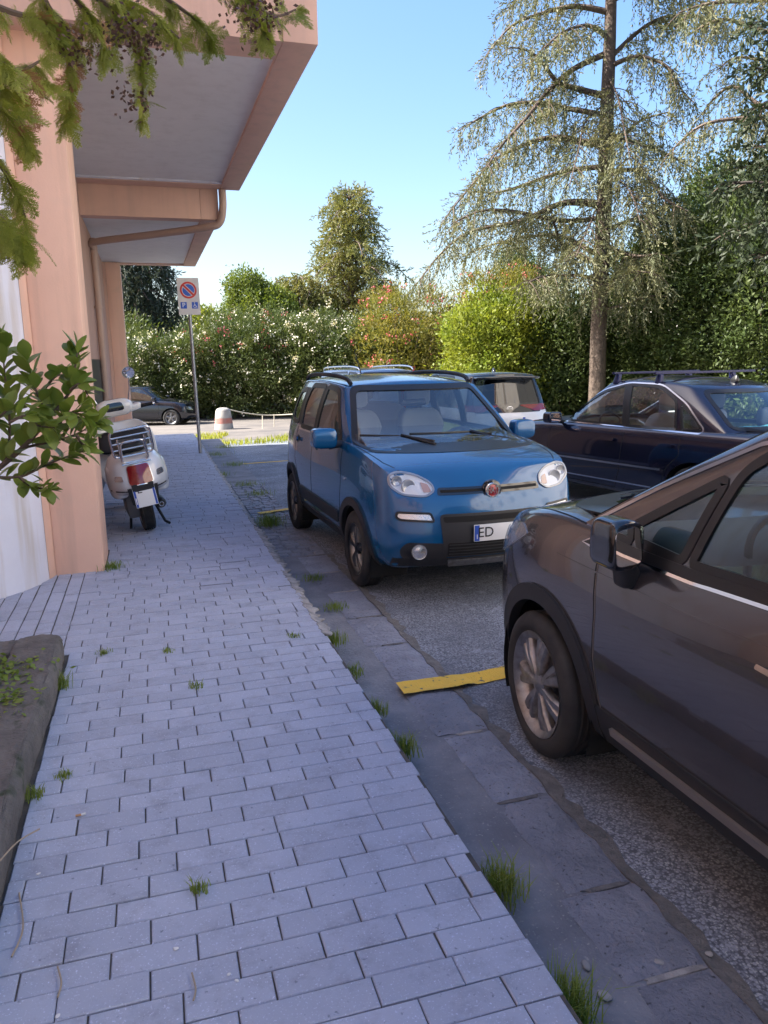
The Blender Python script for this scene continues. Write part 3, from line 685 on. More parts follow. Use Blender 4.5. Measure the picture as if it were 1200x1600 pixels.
# ---------------------------------------------------------------- grey crossover (nose away from the camera)
def grey_car():
    R = .33
    c = dict(xs=[.82, .62, .40, .12, -.2, -.55, -1.0, -1.6, -2.2, -2.75, -3.1, -3.35], R=R, arch=.40, axles=(0, -2.54),
      W=[(.82, .66), (.62, .78), (.40, .845), (.12, .875), (-.2, .875), (-1, .87), (-2.2, .87), (-2.75, .86), (-3.1, .82), (-3.35, .70)],
      zb=[(.82, .30), (.4, .24), (-2.2, .24), (-3.35, .34)],
      zt=[(.82, .90), (.62, .985), (.40, 1.06), (.12, 1.115), (-.2, 1.13), (-.55, 1.085), (-1.0, 1.085), (-1.6, 1.115), (-2.6, 1.18), (-3.35, 1.13)],
      crown=[(.82, .02), (.4, .055), (-.2, .06), (-.55, .0), (-3.35, 0)],
      xf=[.76, .84, .85, .82, .76, .66], xr=[-3.28, -3.38, -3.4, -3.38, -3.34, -3.28], bowf=.20,
      lev=[0, .13, .36, .62, .86, 1], lw=[.90, .965, .995, 1.0, .975, .905],
      cab=dict(xb=[.27, -.36, -1.0, -1.6, -2.3, -2.9, -3.28], xt=[-.90, -1.10, -1.4, -1.75, -2.3, -2.75, -3.0],
        wb=[.795, .80, .80, .80, .795, .78, .73], wt=[.60, .625, .635, .64, .63, .61, .57], zb=[1.05]*7, zr=[1.585, 1.60, 1.61, 1.615, 1.605, 1.59, 1.53],
        crown=[.04, .045, .05, .05, .05, .045, .04], bf=(.36, .14), br=(.14, .08), barrel=.03, cr_p=.6))
    root = empty('grey_crossover_car', (2.465, 2.93, 0), R_(90))
    tag(root, 'dark grey crossover with silver window trim, nose away, cut off by the right edge', 'car')
    body, cab, bvh = lower_common(c, root, 'grey_paint')
    P = MATS['grey_paint']; K = MATS['black_trim']; PL = MATS['black_plastic']
    ws = rounded([(-.72, 1.15), (.72, 1.15), (.55, 1.555), (-.55, 1.555)], .05)
    add_window(c, root, bvh, [cab, body], ws, 'x', 1, MATS['glass_green'], 'windscreen', .04, dmin=-1.6)
    rw = rounded([(-.58, 1.22), (.58, 1.22), (.50, 1.47), (-.50, 1.47)], .06)
    add_window(c, root, bvh, [cab], rw, 'x', -1, MATS['glass_tint'], 'rear_window', .03, dmin=1.8)
    qa = rounded([(-.46, 1.125), (-.83, 1.105), (-.93, 1.40)], [.02, .03, .04])
    fd = rounded([(-.875, 1.105), (-.985, 1.43), (-1.12, 1.525), (-1.62, 1.57), (-1.70, 1.135)], [.03, .05, .08, .05, .04])
    rd = rounded([(-1.80, 1.145), (-1.74, 1.57), (-2.40, 1.54), (-2.62, 1.38), (-2.60, 1.22)], [.04, .05, .09, .05, .04])
    for s in (1, -1):
        for poly in (qa, fd, rd): add_window(c, root, bvh, [cab, body], poly, 'y', s, MATS['glass_green'], 'side_window', .035, nmin=.05, dmin=.3)
        strip('b_pillar_trim', bvh, [(-1.75, 1.18), (-1.68, 1.545)], 'y', s, .07, K, root, off=.002, th=.004, closed=False)
        strip('belt_moulding', bvh, [(-.50, 1.075), (-.9, 1.075), (-1.75, 1.115), (-2.6, 1.185)], 'y', s, .04, K, root, off=.006, th=.012, closed=False)
        strip('belt_strip', bvh, [(-.46, 1.05), (-.9, 1.05), (-1.75, 1.09), (-2.6, 1.16)], 'y', s, .010, MATS['chrome'], root, off=.008, th=.012, closed=False)
        tri = panel('mirror_mount', bvh, rounded([(-.27, 1.05), (-.46, 1.035), (-.60, 1.09), (-.44, 1.135)], [.015, .01, .01, .02]), 'y', s, K, root, off=.004, th=.01, step=.04)
        strip('mount_edge', bvh, [(-.44, 1.137), (-.265, 1.05), (-.46, 1.032)], 'y', s, .007, MATS['chrome_dim'], tri, off=.007, th=.008, closed=False)
        for ln in ([(-.385, 1.03), (-.43, .80), (-.43, .62), (-.46, .46), (-.52, .28), (-1.62, .27), (-1.72, .36), (-1.755, 1.12)], [(-1.78, .27), (-2.10, .28), (-2.22, .60), (-2.36, .80), (-2.36, 1.17)]):
            strip('door_gap', bvh, ln, 'y', s, .008, MATS['black_matte'], root, off=.0012, th=.004, closed=False, step=.04)
        strip('door_edge', bvh, [(-.395, 1.02), (-.437, .80), (-.437, .62), (-.467, .46), (-.525, .29)], 'y', s, .004, MATS['paint_edge'], root, off=.0022, th=.004, closed=False, step=.04)
        for hx in (-1.40, -2.22):
            h = panel('door_handle', bvh, rounded([(hx-.09, .875), (hx+.11, .885), (hx+.11, .925), (hx-.09, .92)], .02), 'y', s, P, root, off=.04, th=.022, step=.03)
            panel('handle_trim', bvh, rounded([(hx-.09, .905), (hx+.115, .913), (hx+.11, .928), (hx-.09, .922)], .006), 'y', s, MATS['chrome'], h, off=.043, th=.006, step=.03)
            panel('handle_recess', bvh, rounded([(hx-.05, .855), (hx+.07, .86), (hx+.08, .95), (hx-.05, .945)], .03), 'y', s, MATS['grey_paint_dim'], h, off=.0015, th=.002, step=.03)
        panel('sill_cladding', bvh, [(-.43, .275), (-2.10, .275), (-2.12, .45), (-.45, .43)], 'y', s, PL, root, off=.010, th=.03, step=.08)
        strip('sill_strip', bvh, [(-.56, .372), (-2.08, .392)], 'y', s, .028, MATS['strip_bronze'], root, off=.024, th=.02, closed=False)
        strip('shoulder_crease', bvh, [(-.10, .965), (-.9, .955), (-2.9, 1.03)], 'y', s, .006, P, root, off=.003, th=.004, closed=False)
        for x in c['axles']:
            pa = [(x+.425*math.cos(a), R+.425*math.sin(a)) for a in np.linspace(R_(-12), R_(192), 28)]
            strip('wheel_arch_trim', bvh, pa, 'y', s, .075, PL, root, off=.014, th=.05, closed=False)
            l = liner(root, x, R, .405, s*.845, s*.50); l.location = (x, 0, R)
            wheel(root, (x, s*.785, R), R, .215, s, dict(n=7, arms=[(7, .028, .065, 1), (-9, .028, .050, 1)], rim='alloy_dull', cap='alloy_dull', rot=96), steer=(R_(-3) if x == 0 else 0), rimr=.238)
        # mirror
        V, F, _ = lattice(4, 4, 4, lambda i, j, k: (-.66+[-.045, .0, .07, .115][i]*[.9, 1, 1, .8][k], s*(.875+[-.03, .01, .075, .105][j]), 1.14+[-.095, -.05, .045, .09][k]*[.75, 1, 1, .85][j]))
        mm = link('door_mirror', lat_mesh(V, F, 2), MATS['black_gloss'], root, 180)
        bm = bmesh.new(); pr = rounded([(s*.86, 1.078), (s*.962, 1.066), (s*.972, 1.195), (s*.88, 1.212)], .025)
        vs = [bm.verts.new((-.7075, a, b)) for a, b in pr]; vs2 = [bm.verts.new((-.703, a, b)) for a, b in pr]
        bm.faces.new(vs); bm.faces.new(vs2[::-1])
        for q in range(len(pr)): bm.faces.new((vs[q-1], vs[q], vs2[q], vs2[q-1]))
        link('mirror_glass', bm_mesh(bm), MATS['mirror'], mm)
        V, F, _ = lattice(3, 3, 3, lambda i, j, k: (-.62+[-.045, 0, .045][i]+[.03, .02, .0][k], s*([.80, .84, .88][j]+[.0, .0, .05][k]), [.955, 1.0, 1.08][k]))
        link('mirror_arm', lat_mesh(V, F, 2), PL, mm, 180)
        box('mirror_indicator', -.60, -.565, s*.90-.03, s*.90+.03, 1.035, 1.058, MATS['lamp_silver'], mm, .008)
        # headlight seen from the side
        hp = [(s*a, b) for a, b in rounded([(.44, .78), (.60, .80), (.735, .86), (.745, .93), (.60, .90), (.46, .85)], .03)]
        h = panel('headlight', bvh, [(a, b) for a, b in rounded([(.20, .985), (.36, .90), (.60, .80), (.70, .80), (.66, .88), (.48, .965), (.30, 1.02)], .03)], 'y', s, MATS['lamp_silver'], root, off=.003, th=.015, step=.03)
        panel('headlight_lens', bvh, [(a, b) for a, b in rounded([(.20, .985), (.36, .90), (.60, .80), (.70, .80), (.66, .88), (.48, .965), (.30, 1.02)], .03)], 'y', s, MATS['lens_clear'], h, off=.012, th=.003, step=.03)
        panel('headlight', bvh, hp, 'x', 1, MATS['lamp_silver'], root, off=.003, th=.015, step=.03)
        fg = lathe('fog_lamp', [(0, .012), (.04, .010), (.055, .0)], MATS['lamp_silver'], root, 20, 'X'); p, n = hit(bvh, s*.60, .50, 'x', 1); fg.location = p+Vector((.008, 0, 0))
        panel('tail_lamp', bvh, [(s*a, b) for a, b in rounded([(.48, .98), (.72, .99), (.70, 1.12), (.50, 1.10)], .03)], 'x', -1, MATS['red_lens'], root, off=.01, th=.012, step=.05)
        tube('roof_rail', spline([(-1.25, s*.60, 1.61), (-1.4, s*.61, 1.655), (-2.0, s*.61, 1.675), (-2.6, s*.59, 1.645), (-2.75, s*.585, 1.605)], 4), .017, MATS['chrome_dim'], root)
        strip('a_pillar_trim', bvh, [(-.30, 1.15), (-.62, 1.325), (-1.0, 1.51), (-1.25, 1.58)], 'y', s, .014, MATS['chrome_dim'], root, off=.004, th=.006, closed=False)
        strip('bonnet_gap', bvh, [(.62, s*.66), (.35, s*.74), (.0, s*.775), (-.22, s*.785)], 'z', 1, .007, MATS['black_matte'], root, off=.001, th=.003, closed=False)
    panel('grille', bvh, rounded([(-.42, .52), (.42, .52), (.36, .78), (-.36, .78)], .05), 'x', 1, PL, root, off=.006, th=.01, step=.06)
    panel('cowl', bvh, rounded([(-.24, -.72), (-.14, -.45), (-.06, 0), (-.14, .45), (-.24, .72), (-.34, .72), (-.16, 0), (-.34, -.72)], .01), 'z', 1, K, root, off=.004, th=.01, step=.06)
    plate(root, (.868, 0, .50), 0, .36, .11, 0, chars='E')
    for y in (.36, -.36): seat(root, -1.35, y, .78, MATS['seat_grey'])
    seat(root, -2.2, 0, .78, MATS['seat_grey'], 1.15)
    steering(root, -.86, .36, 1.06)
    V, F, _ = lattice(4, 5, 3, lambda i, j, k: ([-.95, -.75, -.45, -.15][i], [-.75, -.4, 0, .4, .75][j], [.70, .98, 1.13][k]-(.05 if i == 0 and k == 2 else 0)))
    link('dashboard', lat_mesh(V, F, 2), MATS['dash'], root, 180)
    box('floor_pan', -3.0, -.05, -.74, .74, .36, .40, MATS['black_matte'], root)
    V, F, _ = lattice(3, 3, 3, lambda i, j, k: (-1.02+[-.03, 0, .03][i], [-.12, 0, .12][j], 1.44+[-.035, 0, .035][k]))
    link('rear_view_mirror', lat_mesh(V, F, 1), K, root, 180)
    V, F, _ = lattice(4, 4, 2, lambda i, j, k: ([-1.25, -1.7, -2.3, -2.8][i], [-.52, -.3, .3, .52][j], [1.555, 1.57][k]-(.02 if j in (0, 3) else 0))); link('headliner', lat_mesh(V, F, 1), MATS['seat_light'], root, 180)
    V, F, _ = lattice(3, 2, 3, lambda i, j, k: ([-.55, -1.1, -1.68][i], -[.80, .77][j], [.55, .85, 1.06][k])); link('door_card', lat_mesh(V, F, 1), MATS['seat_grey'], root, 180)
    link('body', body, P, root, 45); link('cabin_shell', cab, P, root, 45)
    return root
pm('chrome_dim', (.55, .57, .62), .25, 1); pm('strip_bronze', (.42, .37, .33), .35, .8); pm('grey_paint_dim', (.05, .046, .045), .35, .6, coat=.5); pm('paint_edge', (.22, .19, .17), .35, .6)
grey = grey_car()

# ---------------------------------------------------------------- navy saloon
def navy_car():
    R = .325
    c = dict(xs=[.93, .70, .42, .10, -.25, -.6, -1.1, -1.7, -2.3, -2.8, -3.3, -3.6, -3.80], R=R, arch=.375, axles=(0, -2.71),
      W=[(.93, .66), (.70, .80), (.42, .88), (.10, .905), (-.25, .91), (-2.3, .91), (-2.8, .90), (-3.3, .87), (-3.6, .82), (-3.8, .68)],
      zb=[(.93, .26), (.4, .21), (-2.3, .21), (-3.8, .32)],
      zt=[(.93, .74), (.70, .83), (.42, .89), (.10, .935), (-.25, .965), (-.6, .975), (-1.7, .99), (-2.8, 1.005), (-3.3, 1.01), (-3.8, .98)],
      crown=[(.93, .02), (.4, .05), (-.25, .05), (-.6, .0), (-2.6, .0), (-3.2, .05), (-3.8, .03)],
      xf=[.86, .95, .96, .94, .90, .80], xr=[-3.72, -3.82, -3.84, -3.83, -3.82, -3.78], bowf=.22, bowr=.16,
      lev=[0, .13, .36, .64, .88, 1], lw=[.90, .97, 1, .99, .96, .90],
      cab=dict(xb=[-.20, -.65, -1.1, -1.7, -2.3, -2.9, -3.35], xt=[-1.02, -1.2, -1.42, -1.75, -2.05, -2.35, -2.58],
        wb=[.80, .815, .82, .82, .815, .80, .76], wt=[.58, .60, .61, .615, .61, .595, .57], zb=[.92]*7, zr=[1.455, 1.48, 1.495, 1.50, 1.49, 1.465, 1.41],
        crown=[.04, .045, .05, .05, .05, .045, .04], bf=(.34, .15), br=(.26, .14), barrel=.03))
    root = empty('navy_saloon_car', (5.66, 9.36, -.0), R_(100))
    tag(root, 'dark navy saloon with a roof bar, parked to the right behind the grey car', 'car')
    body, cab, bvh = lower_common(c, root, 'navy_paint', 3)
    P = MATS['navy_paint']; K = MATS['black_trim']; PL = MATS['black_plastic']
    add_window(c, root, bvh, [cab, body], rounded([(-.72, 1.0), (.72, 1.0), (.53, 1.43), (-.53, 1.43)], .05), 'x', 1, MATS['glass_clear'], 'windscreen', .035, dmin=-1.7)
    add_window(c, root, bvh, [cab, body], rounded([(-.66, 1.045), (.66, 1.045), (.53, 1.40), (-.53, 1.40)], .06), 'x', -1, MATS['glass_clear'], 'rear_window', .035, dmin=1.5)
    fd = rounded([(-.55, 1.0), (-.80, 1.165), (-1.15, 1.365), (-1.48, 1.45), (-1.63, 1.0)], [.03, .06, .09, .03, .03])
    rd = rounded([(-1.70, 1.0), (-1.56, 1.455), (-2.0, 1.44), (-2.28, 1.30), (-2.38, 1.005)], [.03, .03, .1, .06, .03])
    qw = rounded([(-2.46, 1.01), (-2.36, 1.265), (-2.58, 1.14), (-2.70, 1.02)], [.02, .03, .05, .03])
    for s in (1, -1):
        for poly in (fd, rd, qw): add_window(c, root, bvh, [cab, body], poly, 'y', s, MATS['glass_clear'], 'side_window', .03, nmin=.05, dmin=.3)
        ol = rounded([(-.46, .985), (-.80, 1.19), (-1.15, 1.39), (-1.52, 1.475), (-2.02, 1.465), (-2.42, 1.275), (-2.72, 1.035), (-2.72, .985)], [.02, .06, .09, .08, .1, .08, .03, .03])
        strip('chrome_window_trim', bvh, ol, 'y', s, .014, MATS['chrome_dim'], root, off=.006, th=.008, closed=True)
        strip('b_pillar_trim', bvh, [(-1.665, 1.0), (-1.52, 1.455)], 'y', s, .06, K, root, off=.002, th=.004, closed=False)
        for ln in ([(-.42, .95), (-.40, .6), (-.46, .30), (-1.60, .29), (-1.69, .5), (-1.70, .97)], [(-1.72, .29), (-2.25, .30), (-2.38, .62), (-2.52, .75), (-2.50, .98)]):
            strip('door_gap', bvh, ln, 'y', s, .008, MATS['black_matte'], root, off=.0012, th=.004, closed=False, step=.05)
        for hx in (-1.50, -2.35): panel('door_handle', bvh, rounded([(hx-.09, .82), (hx+.09, .82), (hx+.09, .855), (hx-.09, .855)], .016), 'y', s, P, root, off=.035, th=.02, step=.03)
        strip('door_moulding', bvh, [(-.45, .56), (-2.30, .58)], 'y', s, .022, MATS['chrome_dim'], root, off=.010, th=.014, closed=False)
        strip('sill_moulding', bvh, [(-.45, .36), (-2.30, .37)], 'y', s, .016, MATS['chrome_dim'], root, off=.006, th=.01, closed=False)
        for x in c['axles']:
            l = liner(root, x, R, .38, s*.87, s*.52); l.location = (x, 0, R)
            wheel(root, (x, s*.80, R), R, .205, s, dict(n=5, arms=[(8, .04, .06, 1), (-8, .04, .06, 1)], rot=90), rimr=.215)
        V, F, _ = lattice(4, 4, 3, lambda i, j, k: (-.62+[-.05, .0, .06, .10][i]*[.9, 1, .9][k], s*(.92+[-.04, .02, .12, .17][j]), 1.04+[-.07, 0, .07][k]*[.9, 1, 1, .85][j]))
        mm = link('door_mirror', lat_mesh(V, F, 2), P, root, 180)
        box('mirror_glass', -.672, -.668, .92*s-.0 if s > 0 else -1.06, 1.06 if s > 0 else -.92, .985, 1.09, MATS['mirror'], mm)
        tube('mirror_arm', [(-.60, s*.82, .98), (-.60, s*.93, 1.0)], .028, PL, mm)
        panel('headlight', bvh, [(s*a, b) for a, b in rounded([(.42, .62), (.74, .66), (.74, .76), (.46, .72)], .03)], 'x', 1, MATS['lamp_silver'], root, off=.004, th=.012, step=.05)
        panel('tail_lamp', bvh, [(s*a, b) for a, b in rounded([(.42, .82), (.80, .82), (.78, .94), (.44, .94)], .03)], 'x', -1, MATS['red_lens'], root, off=.006, th=.012, step=.05)
    panel('grille', bvh, rounded([(-.36, .48), (.36, .48), (.40, .72), (-.40, .72)], .05), 'x', 1, PL, root, off=.006, th=.01, step=.06)
    # roof bars
    for x, z in ((-1.28, 1.51), (-1.92, 1.515)):
        rb = empty('roof_bar', (x, 0, 0), 0, root)
        box('crossbar', -.02, .02, -.95 if x < -1.5 else -.75, .66, z+.055, z+.08, MATS['navy_bar'], rb, .004)
        for s in (1, -1):
            V, F, _ = lattice(3, 3, 4, lambda i, j, k: ([-.05, 0, .05][i]*[1, .8, .6, .5][k], s*(.575+[-.03, 0, .03][j]+[.03, .02, .0, -.0][k]), [1.45, 1.49, z+.04, z+.06][k]))
            link('bar_foot', lat_mesh(V, F, 1), MATS['navy_bar'], rb, 60)
    V, F, _ = lattice(3, 3, 3, lambda i, j, k: (-2.42+[-.06, 0, .05][i]*[1, .8, .2][k]-(.02 if k == 2 else 0), [-.03, 0, .03][j]*[1, .7, .2][k], 1.50+[-.02, .02, .06][k]))
    link('aerial_fin', lat_mesh(V, F, 1), K, root, 180)
    for y in (.37, -.37): seat(root, -1.45, y, .56, MATS['seat_grey'])
    seat(root, -2.12, .40, .40, MATS['seat_grey'], .55); seat(root, -2.12, -.40, .40, MATS['seat_grey'], .55)
    steering(root, -.98, .37, .93)
    V, F, _ = lattice(3, 4, 3, lambda i, j, k: ([-1.0, -.7, -.35][i], [-.76, -.3, .3, .76][j], [.6, .85, .97][k]-(.05 if i == 0 and k == 2 else 0)))
    link('dashboard', lat_mesh(V, F, 2), MATS['dash'], root, 180)
    V, F, _ = lattice(5, 5, 3, lambda i, j, k: (-2.80-.09*i, -.35+.2*j, 1.0+[-.05, .02, .045][k]+.025*math.sin(i*2.1+j*1.7)*(k == 2)))
    link('cloth', lat_mesh(V, F, 2), MATS['teal_cloth'], root, 180)
    box('rear_shelf', -3.2, -2.6, -.70, .70, .93, .95, MATS['dash'], root)
    box('floor_pan', -3.3, -.1, -.76, .76, .33, .36, MATS['black_matte'], root)
    link('body', body, P, root, 45); link('cabin_shell', cab, P, root, 45)
    return root
pm('navy_bar', (.012, .016, .07), .4, .3)
navy = navy_car()

# ---------------------------------------------------------------- three cars further off
def far_car(name, label, loc, rz, paint, L=4.0, H=1.5, W=.87, wb=2.5, fo=.8, belt=.95, R=.31, roofm=None, hatch=True, rails=False, wsx=-.1, roofx=-.9, rear_roof=None, glassm='glass_tint', lv=2, group=None):
    ro = L-wb-fo; re = -(wb+ro); rrx = rear_roof if rear_roof is not None else re+.35
    xs = [fo, fo*.72, fo*.45, .10, -.25, -.7, -1.2, -1.8, -wb+.1, re+.45, re+.2, re]
    c = dict(xs=xs, R=R, arch=R+.055, axles=(0, -wb), W=[(fo, W*.75), (fo*.72, W*.9), (fo*.45, W*.97), (.1, W), (re+.45, W*.98), (re+.2, W*.93), (re, W*.80)],
      zb=[(fo, .28), (.3, .22), (-wb, .22), (re, .32)], zt=[(fo, belt-.20), (fo*.5, belt-.08), (.1, belt-.03), (-.4, belt), (re, belt+.03)],
      crown=[(fo, .02), (.3, .05), (-.25, .05), (-.6, 0), (re, 0)], xf=[fo-.06, fo, fo+.01, fo, fo-.04, fo-.12], xr=[re+.06, re, re-.01, re, re+.02, re+.06],
      cab=dict(xb=[wsx, wsx-.4, wsx-.9, -1.5, -wb+.3, re+.3, re+.05], xt=[roofx, roofx-.2, roofx-.45, -1.65, -wb+.25, rrx+.12, rrx],
        wb=[W*.9, W*.91, W*.91, W*.91, W*.90, W*.88, W*.84], wt=[W*.68, W*.70, W*.71, W*.71, W*.70, W*.68, W*.64], zb=[belt-.06]*7,
        zr=[H-.085, H-.065, H-.05, H-.045, H-.05, H-.065, H-.10], crown=[.04, .045, .05, .05, .05, .045, .04], bf=(.3, .13), br=(.14, .08), barrel=.025))
    root = empty(name, loc, rz); tag(root, label, 'car', group)
    body, cab, bvh = lower_common(c, root, paint, lv); P = MATS[paint]; K = MATS['black_trim']; G = MATS[glassm]; zt_ = H-.10
    add_window(c, root, bvh, [cab, body], rounded([(-W*.80, belt+.04), (W*.80, belt+.04), (W*.62, zt_), (-W*.62, zt_)], .05), 'x', 1, MATS['glass_clear'], 'windscreen', .03, dmin=-1.5)
    add_window(c, root, bvh, [cab, body], rounded([(-W*.72, belt+.08), (W*.72, belt+.08), (W*.60, zt_-.03), (-W*.60, zt_-.03)], .06), 'x', -1, G, 'rear_window', .03, dmin=1.4)
    m = lambda x, z: (x, z)
    fd = rounded([(wsx-.42, belt+.02), (roofx-.18, zt_), (-1.42, zt_+.02), (-1.48, belt+.02)], [.02, .06, .03, .03])
    rd = rounded([(-1.56, belt+.02), (-1.50, zt_+.02), (-wb+.25, zt_), (-wb+.12, belt+.04)], [.03, .03, .06, .03])
    for s in (1, -1):
        for poly in (fd, rd): add_window(c, root, bvh, [cab, body], poly, 'y', s, G, 'side_window', .03, nmin=.05, dmin=.3)
        for ln in ([(-.42, belt-.03), (-.44, .30), (-1.48, .30), (-1.52, belt)], [(-1.54, .30), (-wb+.45, .32), (-wb+.2, .7), (-wb+.15, belt)]):
            strip('door_gap', bvh, ln, 'y', s, .009, MATS['black_matte'], root, off=.0012, th=.004, closed=False, step=.06)
        for hx in (-1.32, -wb+.30): panel('door_handle', bvh, rounded([(hx-.08, belt-.13), (hx+.08, belt-.13), (hx+.08, belt-.10), (hx-.08, belt-.10)], .014), 'y', s, P, root, off=.03, th=.02, step=.04)
        strip('door_moulding', bvh, [(-.46, .52), (-wb+.42, .54)], 'y', s, .03, K, root, off=.008, th=.012, closed=False)
        for x in c['axles']:
            l = liner(root, x, R, R+.06, s*W*.95, s*.52); l.location = (x, 0, R)
            wheel(root, (x, s*(W-.10), R), R, .195, s, dict(n=5, arms=[(0, .06, .09, 1)], rot=90, rim='steel', cap='steel'), rimr=.205)
        V, F, _ = lattice(3, 3, 3, lambda i, j, k: (wsx-.48+[-.05, 0, .09][i], s*(W+[-.03, .07, .16][j]), belt+.08+[-.07, 0, .07][k]))
        mm = link('door_mirror', lat_mesh(V, F, 2), P, root, 180); tube('mirror_arm', [(wsx-.46, s*W*.88, belt+.03), (wsx-.46, s*(W+.03), belt+.05)], .025, K, mm)
        panel('headlight', bvh, [(s*a, b) for a, b in rounded([(W*.45, belt-.36), (W*.85, belt-.30), (W*.82, belt-.18), (W*.5, belt-.24)], .03)], 'x', 1, MATS['lamp_silver'], root, off=.004, th=.012, step=.05)
        if rails: tube('roof_rail', spline([(roofx-.1, s*W*.67, H-.05), (roofx-.25, s*W*.68, H+.01), (-1.7, s*W*.68, H+.03), (rrx+.3, s*W*.66, H+.0), (rrx+.15, s*W*.65, H-.06)], 4), .017, MATS['chrome_dim'], root)
    panel('grille', bvh, rounded([(-.34, .45), (.34, .45), (.36, .64), (-.36, .64)], .04), 'x', 1, K, root, off=.006, th=.01, step=.06)
    for y in (.35, -.35): seat(root, -1.3, y, .60, MATS['seat_grey'])
    V, F, _ = lattice(3, 4, 3, lambda i, j, k: (wsx+[-.62, -.4, -.2][i], [-.7, -.3, .3, .7][j], [.6, .85, belt+.01][k]))
    link('dashboard', lat_mesh(V, F, 2), MATS['dash'], root, 180)
    box('floor_pan', re+.3, -.1, -W*.8, W*.8, .33, .36, MATS['black_matte'], root)
    link('body', body, P, root, 45); link('cabin_shell', cab, MATS[roofm] if roofm else P, root, 45)
    return root, bvh, re
whc, wb_, re_ = far_car('white_hatchback_car', 'white hatchback with black tailgate and roof spoiler, behind the blue car', (5.95, 15.4, zg(13)+.02), R_(90), 'white_paint', L=4.2, H=1.58, W=.90, wb=2.55, fo=.9, belt=.92, roofm='black_gloss', glassm='glass_dark', rear_roof=-3.05)
for s in (1, -1):
    panel('tail_lamp', wb_, [(s*a, b) for a, b in rounded([(.60, .895), (.80, .90), (.77, 1.01), (.60, 1.0)], .02)], 'x', -1, MATS['red_lens'], whc, off=.012, th=.02, step=.05)
    panel('tail_lamp', wb_, rounded([(re_+.10, .88), (re_+.36, .93), (re_+.34, .99), (re_+.10, 1.0)], .02), 'y', s, MATS['red_lens'], whc, off=.012, th=.02, step=.05)
pn = panel('tailgate_band', wb_, rounded([(-.63, .87), (.63, .87), (.60, 1.03), (-.60, 1.03)], .03), 'x', -1, MATS['black_gloss'], whc, off=.005, th=.01, step=.06)
p_, n_2 = hit(wb_, 0, .94, 'x', -1)
for rx, rz_ in ((.055, .038), (.022, .036)):
    V, F = tube_vf([(p_.x-.012, rx*math.cos(a), .94+rz_*math.sin(a)) for a in np.linspace(0, 2*math.pi, 25)], .005, 6); link('tailgate_emblem', mk(V, F), MATS['chrome'], pn, 60)
V, F, _ = lattice(3, 5, 3, lambda i, j, k: (re_+.30+[-.24, -.1, .06][i], [-.60, -.3, 0, .3, .60][j], 1.455+[-.02, .015, .03][k]+.02*(1-abs(j-2)/2)))
link('roof_spoiler', lat_mesh(V, F, 2), MATS['black_gloss'], whc, 180)
V, F, _ = lattice(3, 3, 3, lambda i, j, k: (re_+.75+[-.07, 0, .06][i]*[1, .8, .2][k], [-.035, 0, .035][j]*[1, .7, .2][k], 1.55+[-.02, .03, .08][k])); link('aerial_fin', lat_mesh(V, F, 1), MATS['black_gloss'], whc, 180)
pl_ = plate(whc, (re_-.035, 0, .74), math.pi, .50, .11, 0, chars='')
slc, _, _ = far_car('silver_estate_car', 'silver car with roof rails, only its roof seen over the blue car', (4.75, 13.9, zg(14)), R_(-80), 'silver_paint', L=4.2, H=1.69, W=.88, wb=2.6, fo=.8, belt=1.02, rails=True, glassm='glass_clear')
dkc, _, _ = far_car('dark_hatchback_car', 'dark blue hatchback side-on before the flowering hedge, beyond the scooter', (.95, 29.6, zg(30)), R_(-18), 'dark_paint', L=3.9, H=1.46, W=.83, wb=2.45, fo=.78, belt=.90, R=.30)
# ---------------------------------------------------------------- ground, road, sidewalk
def paver_mat(name, c1, c2, stain):
    m, n, b = nodes_of(name)
    base = mix_rgb(n, ramp(n, noise(n, 2.2, 6, .65, 'World'), .3, .7), c1, c2)
    base = mix_rgb(n, ramp(n, noise(n, 7, 6, .75, 'World'), .50, .76), base, stain)
    base = mix_rgb(n, ramp(n, noise(n, 160, 2, .5, 'World'), .62, .75), base, tuple(min(1, x*1.5) for x in c2))
    base = mix_rgb(n, ramp(n, noise(n, 45, 3, .6, 'World'), .66, .74), base, tuple(x*.55 for x in c1))
    oi = n.nodes.new('ShaderNodeObjectInfo'); at_ = n.nodes.new('ShaderNodeAttribute'); at_.attribute_name = 'rnd'
    ad = n.nodes.new('ShaderNodeMath'); ad.operation = 'ADD'; n.links.new(oi.outputs['Random'], ad.inputs[0]); n.links.new(at_.outputs['Fac'], ad.inputs[1])
    fr = n.nodes.new('ShaderNodeMath'); fr.operation = 'FRACT'; n.links.new(ad.outputs[0], fr.inputs[0])
    mr = n.nodes.new('ShaderNodeMapRange'); mr.inputs[3].default_value = .92; mr.inputs[4].default_value = 1.05; n.links.new(fr.outputs[0], mr.inputs[0])
    hsv = n.nodes.new('ShaderNodeHueSaturation'); n.links.new(mr.outputs[0], hsv.inputs['Value']); n.links.new(base, hsv.inputs['Color'])
    n.links.new(hsv.outputs[0], b.inputs['Base Color']); b.inputs['Roughness'].default_value = .82
    bump(n, b, noise(n, 130, 5, .7, 'World'), .35, .004); MATS[name] = m; return m
paver_mat('paver', (.365, .395, .485), (.42, .45, .54), (.285, .30, .36))
pm('joint_dirt', (.07, .062, .055), .95, col2=(.12, .105, .09), sc=12, bmp=.5, bsc=120, bdist=.006)
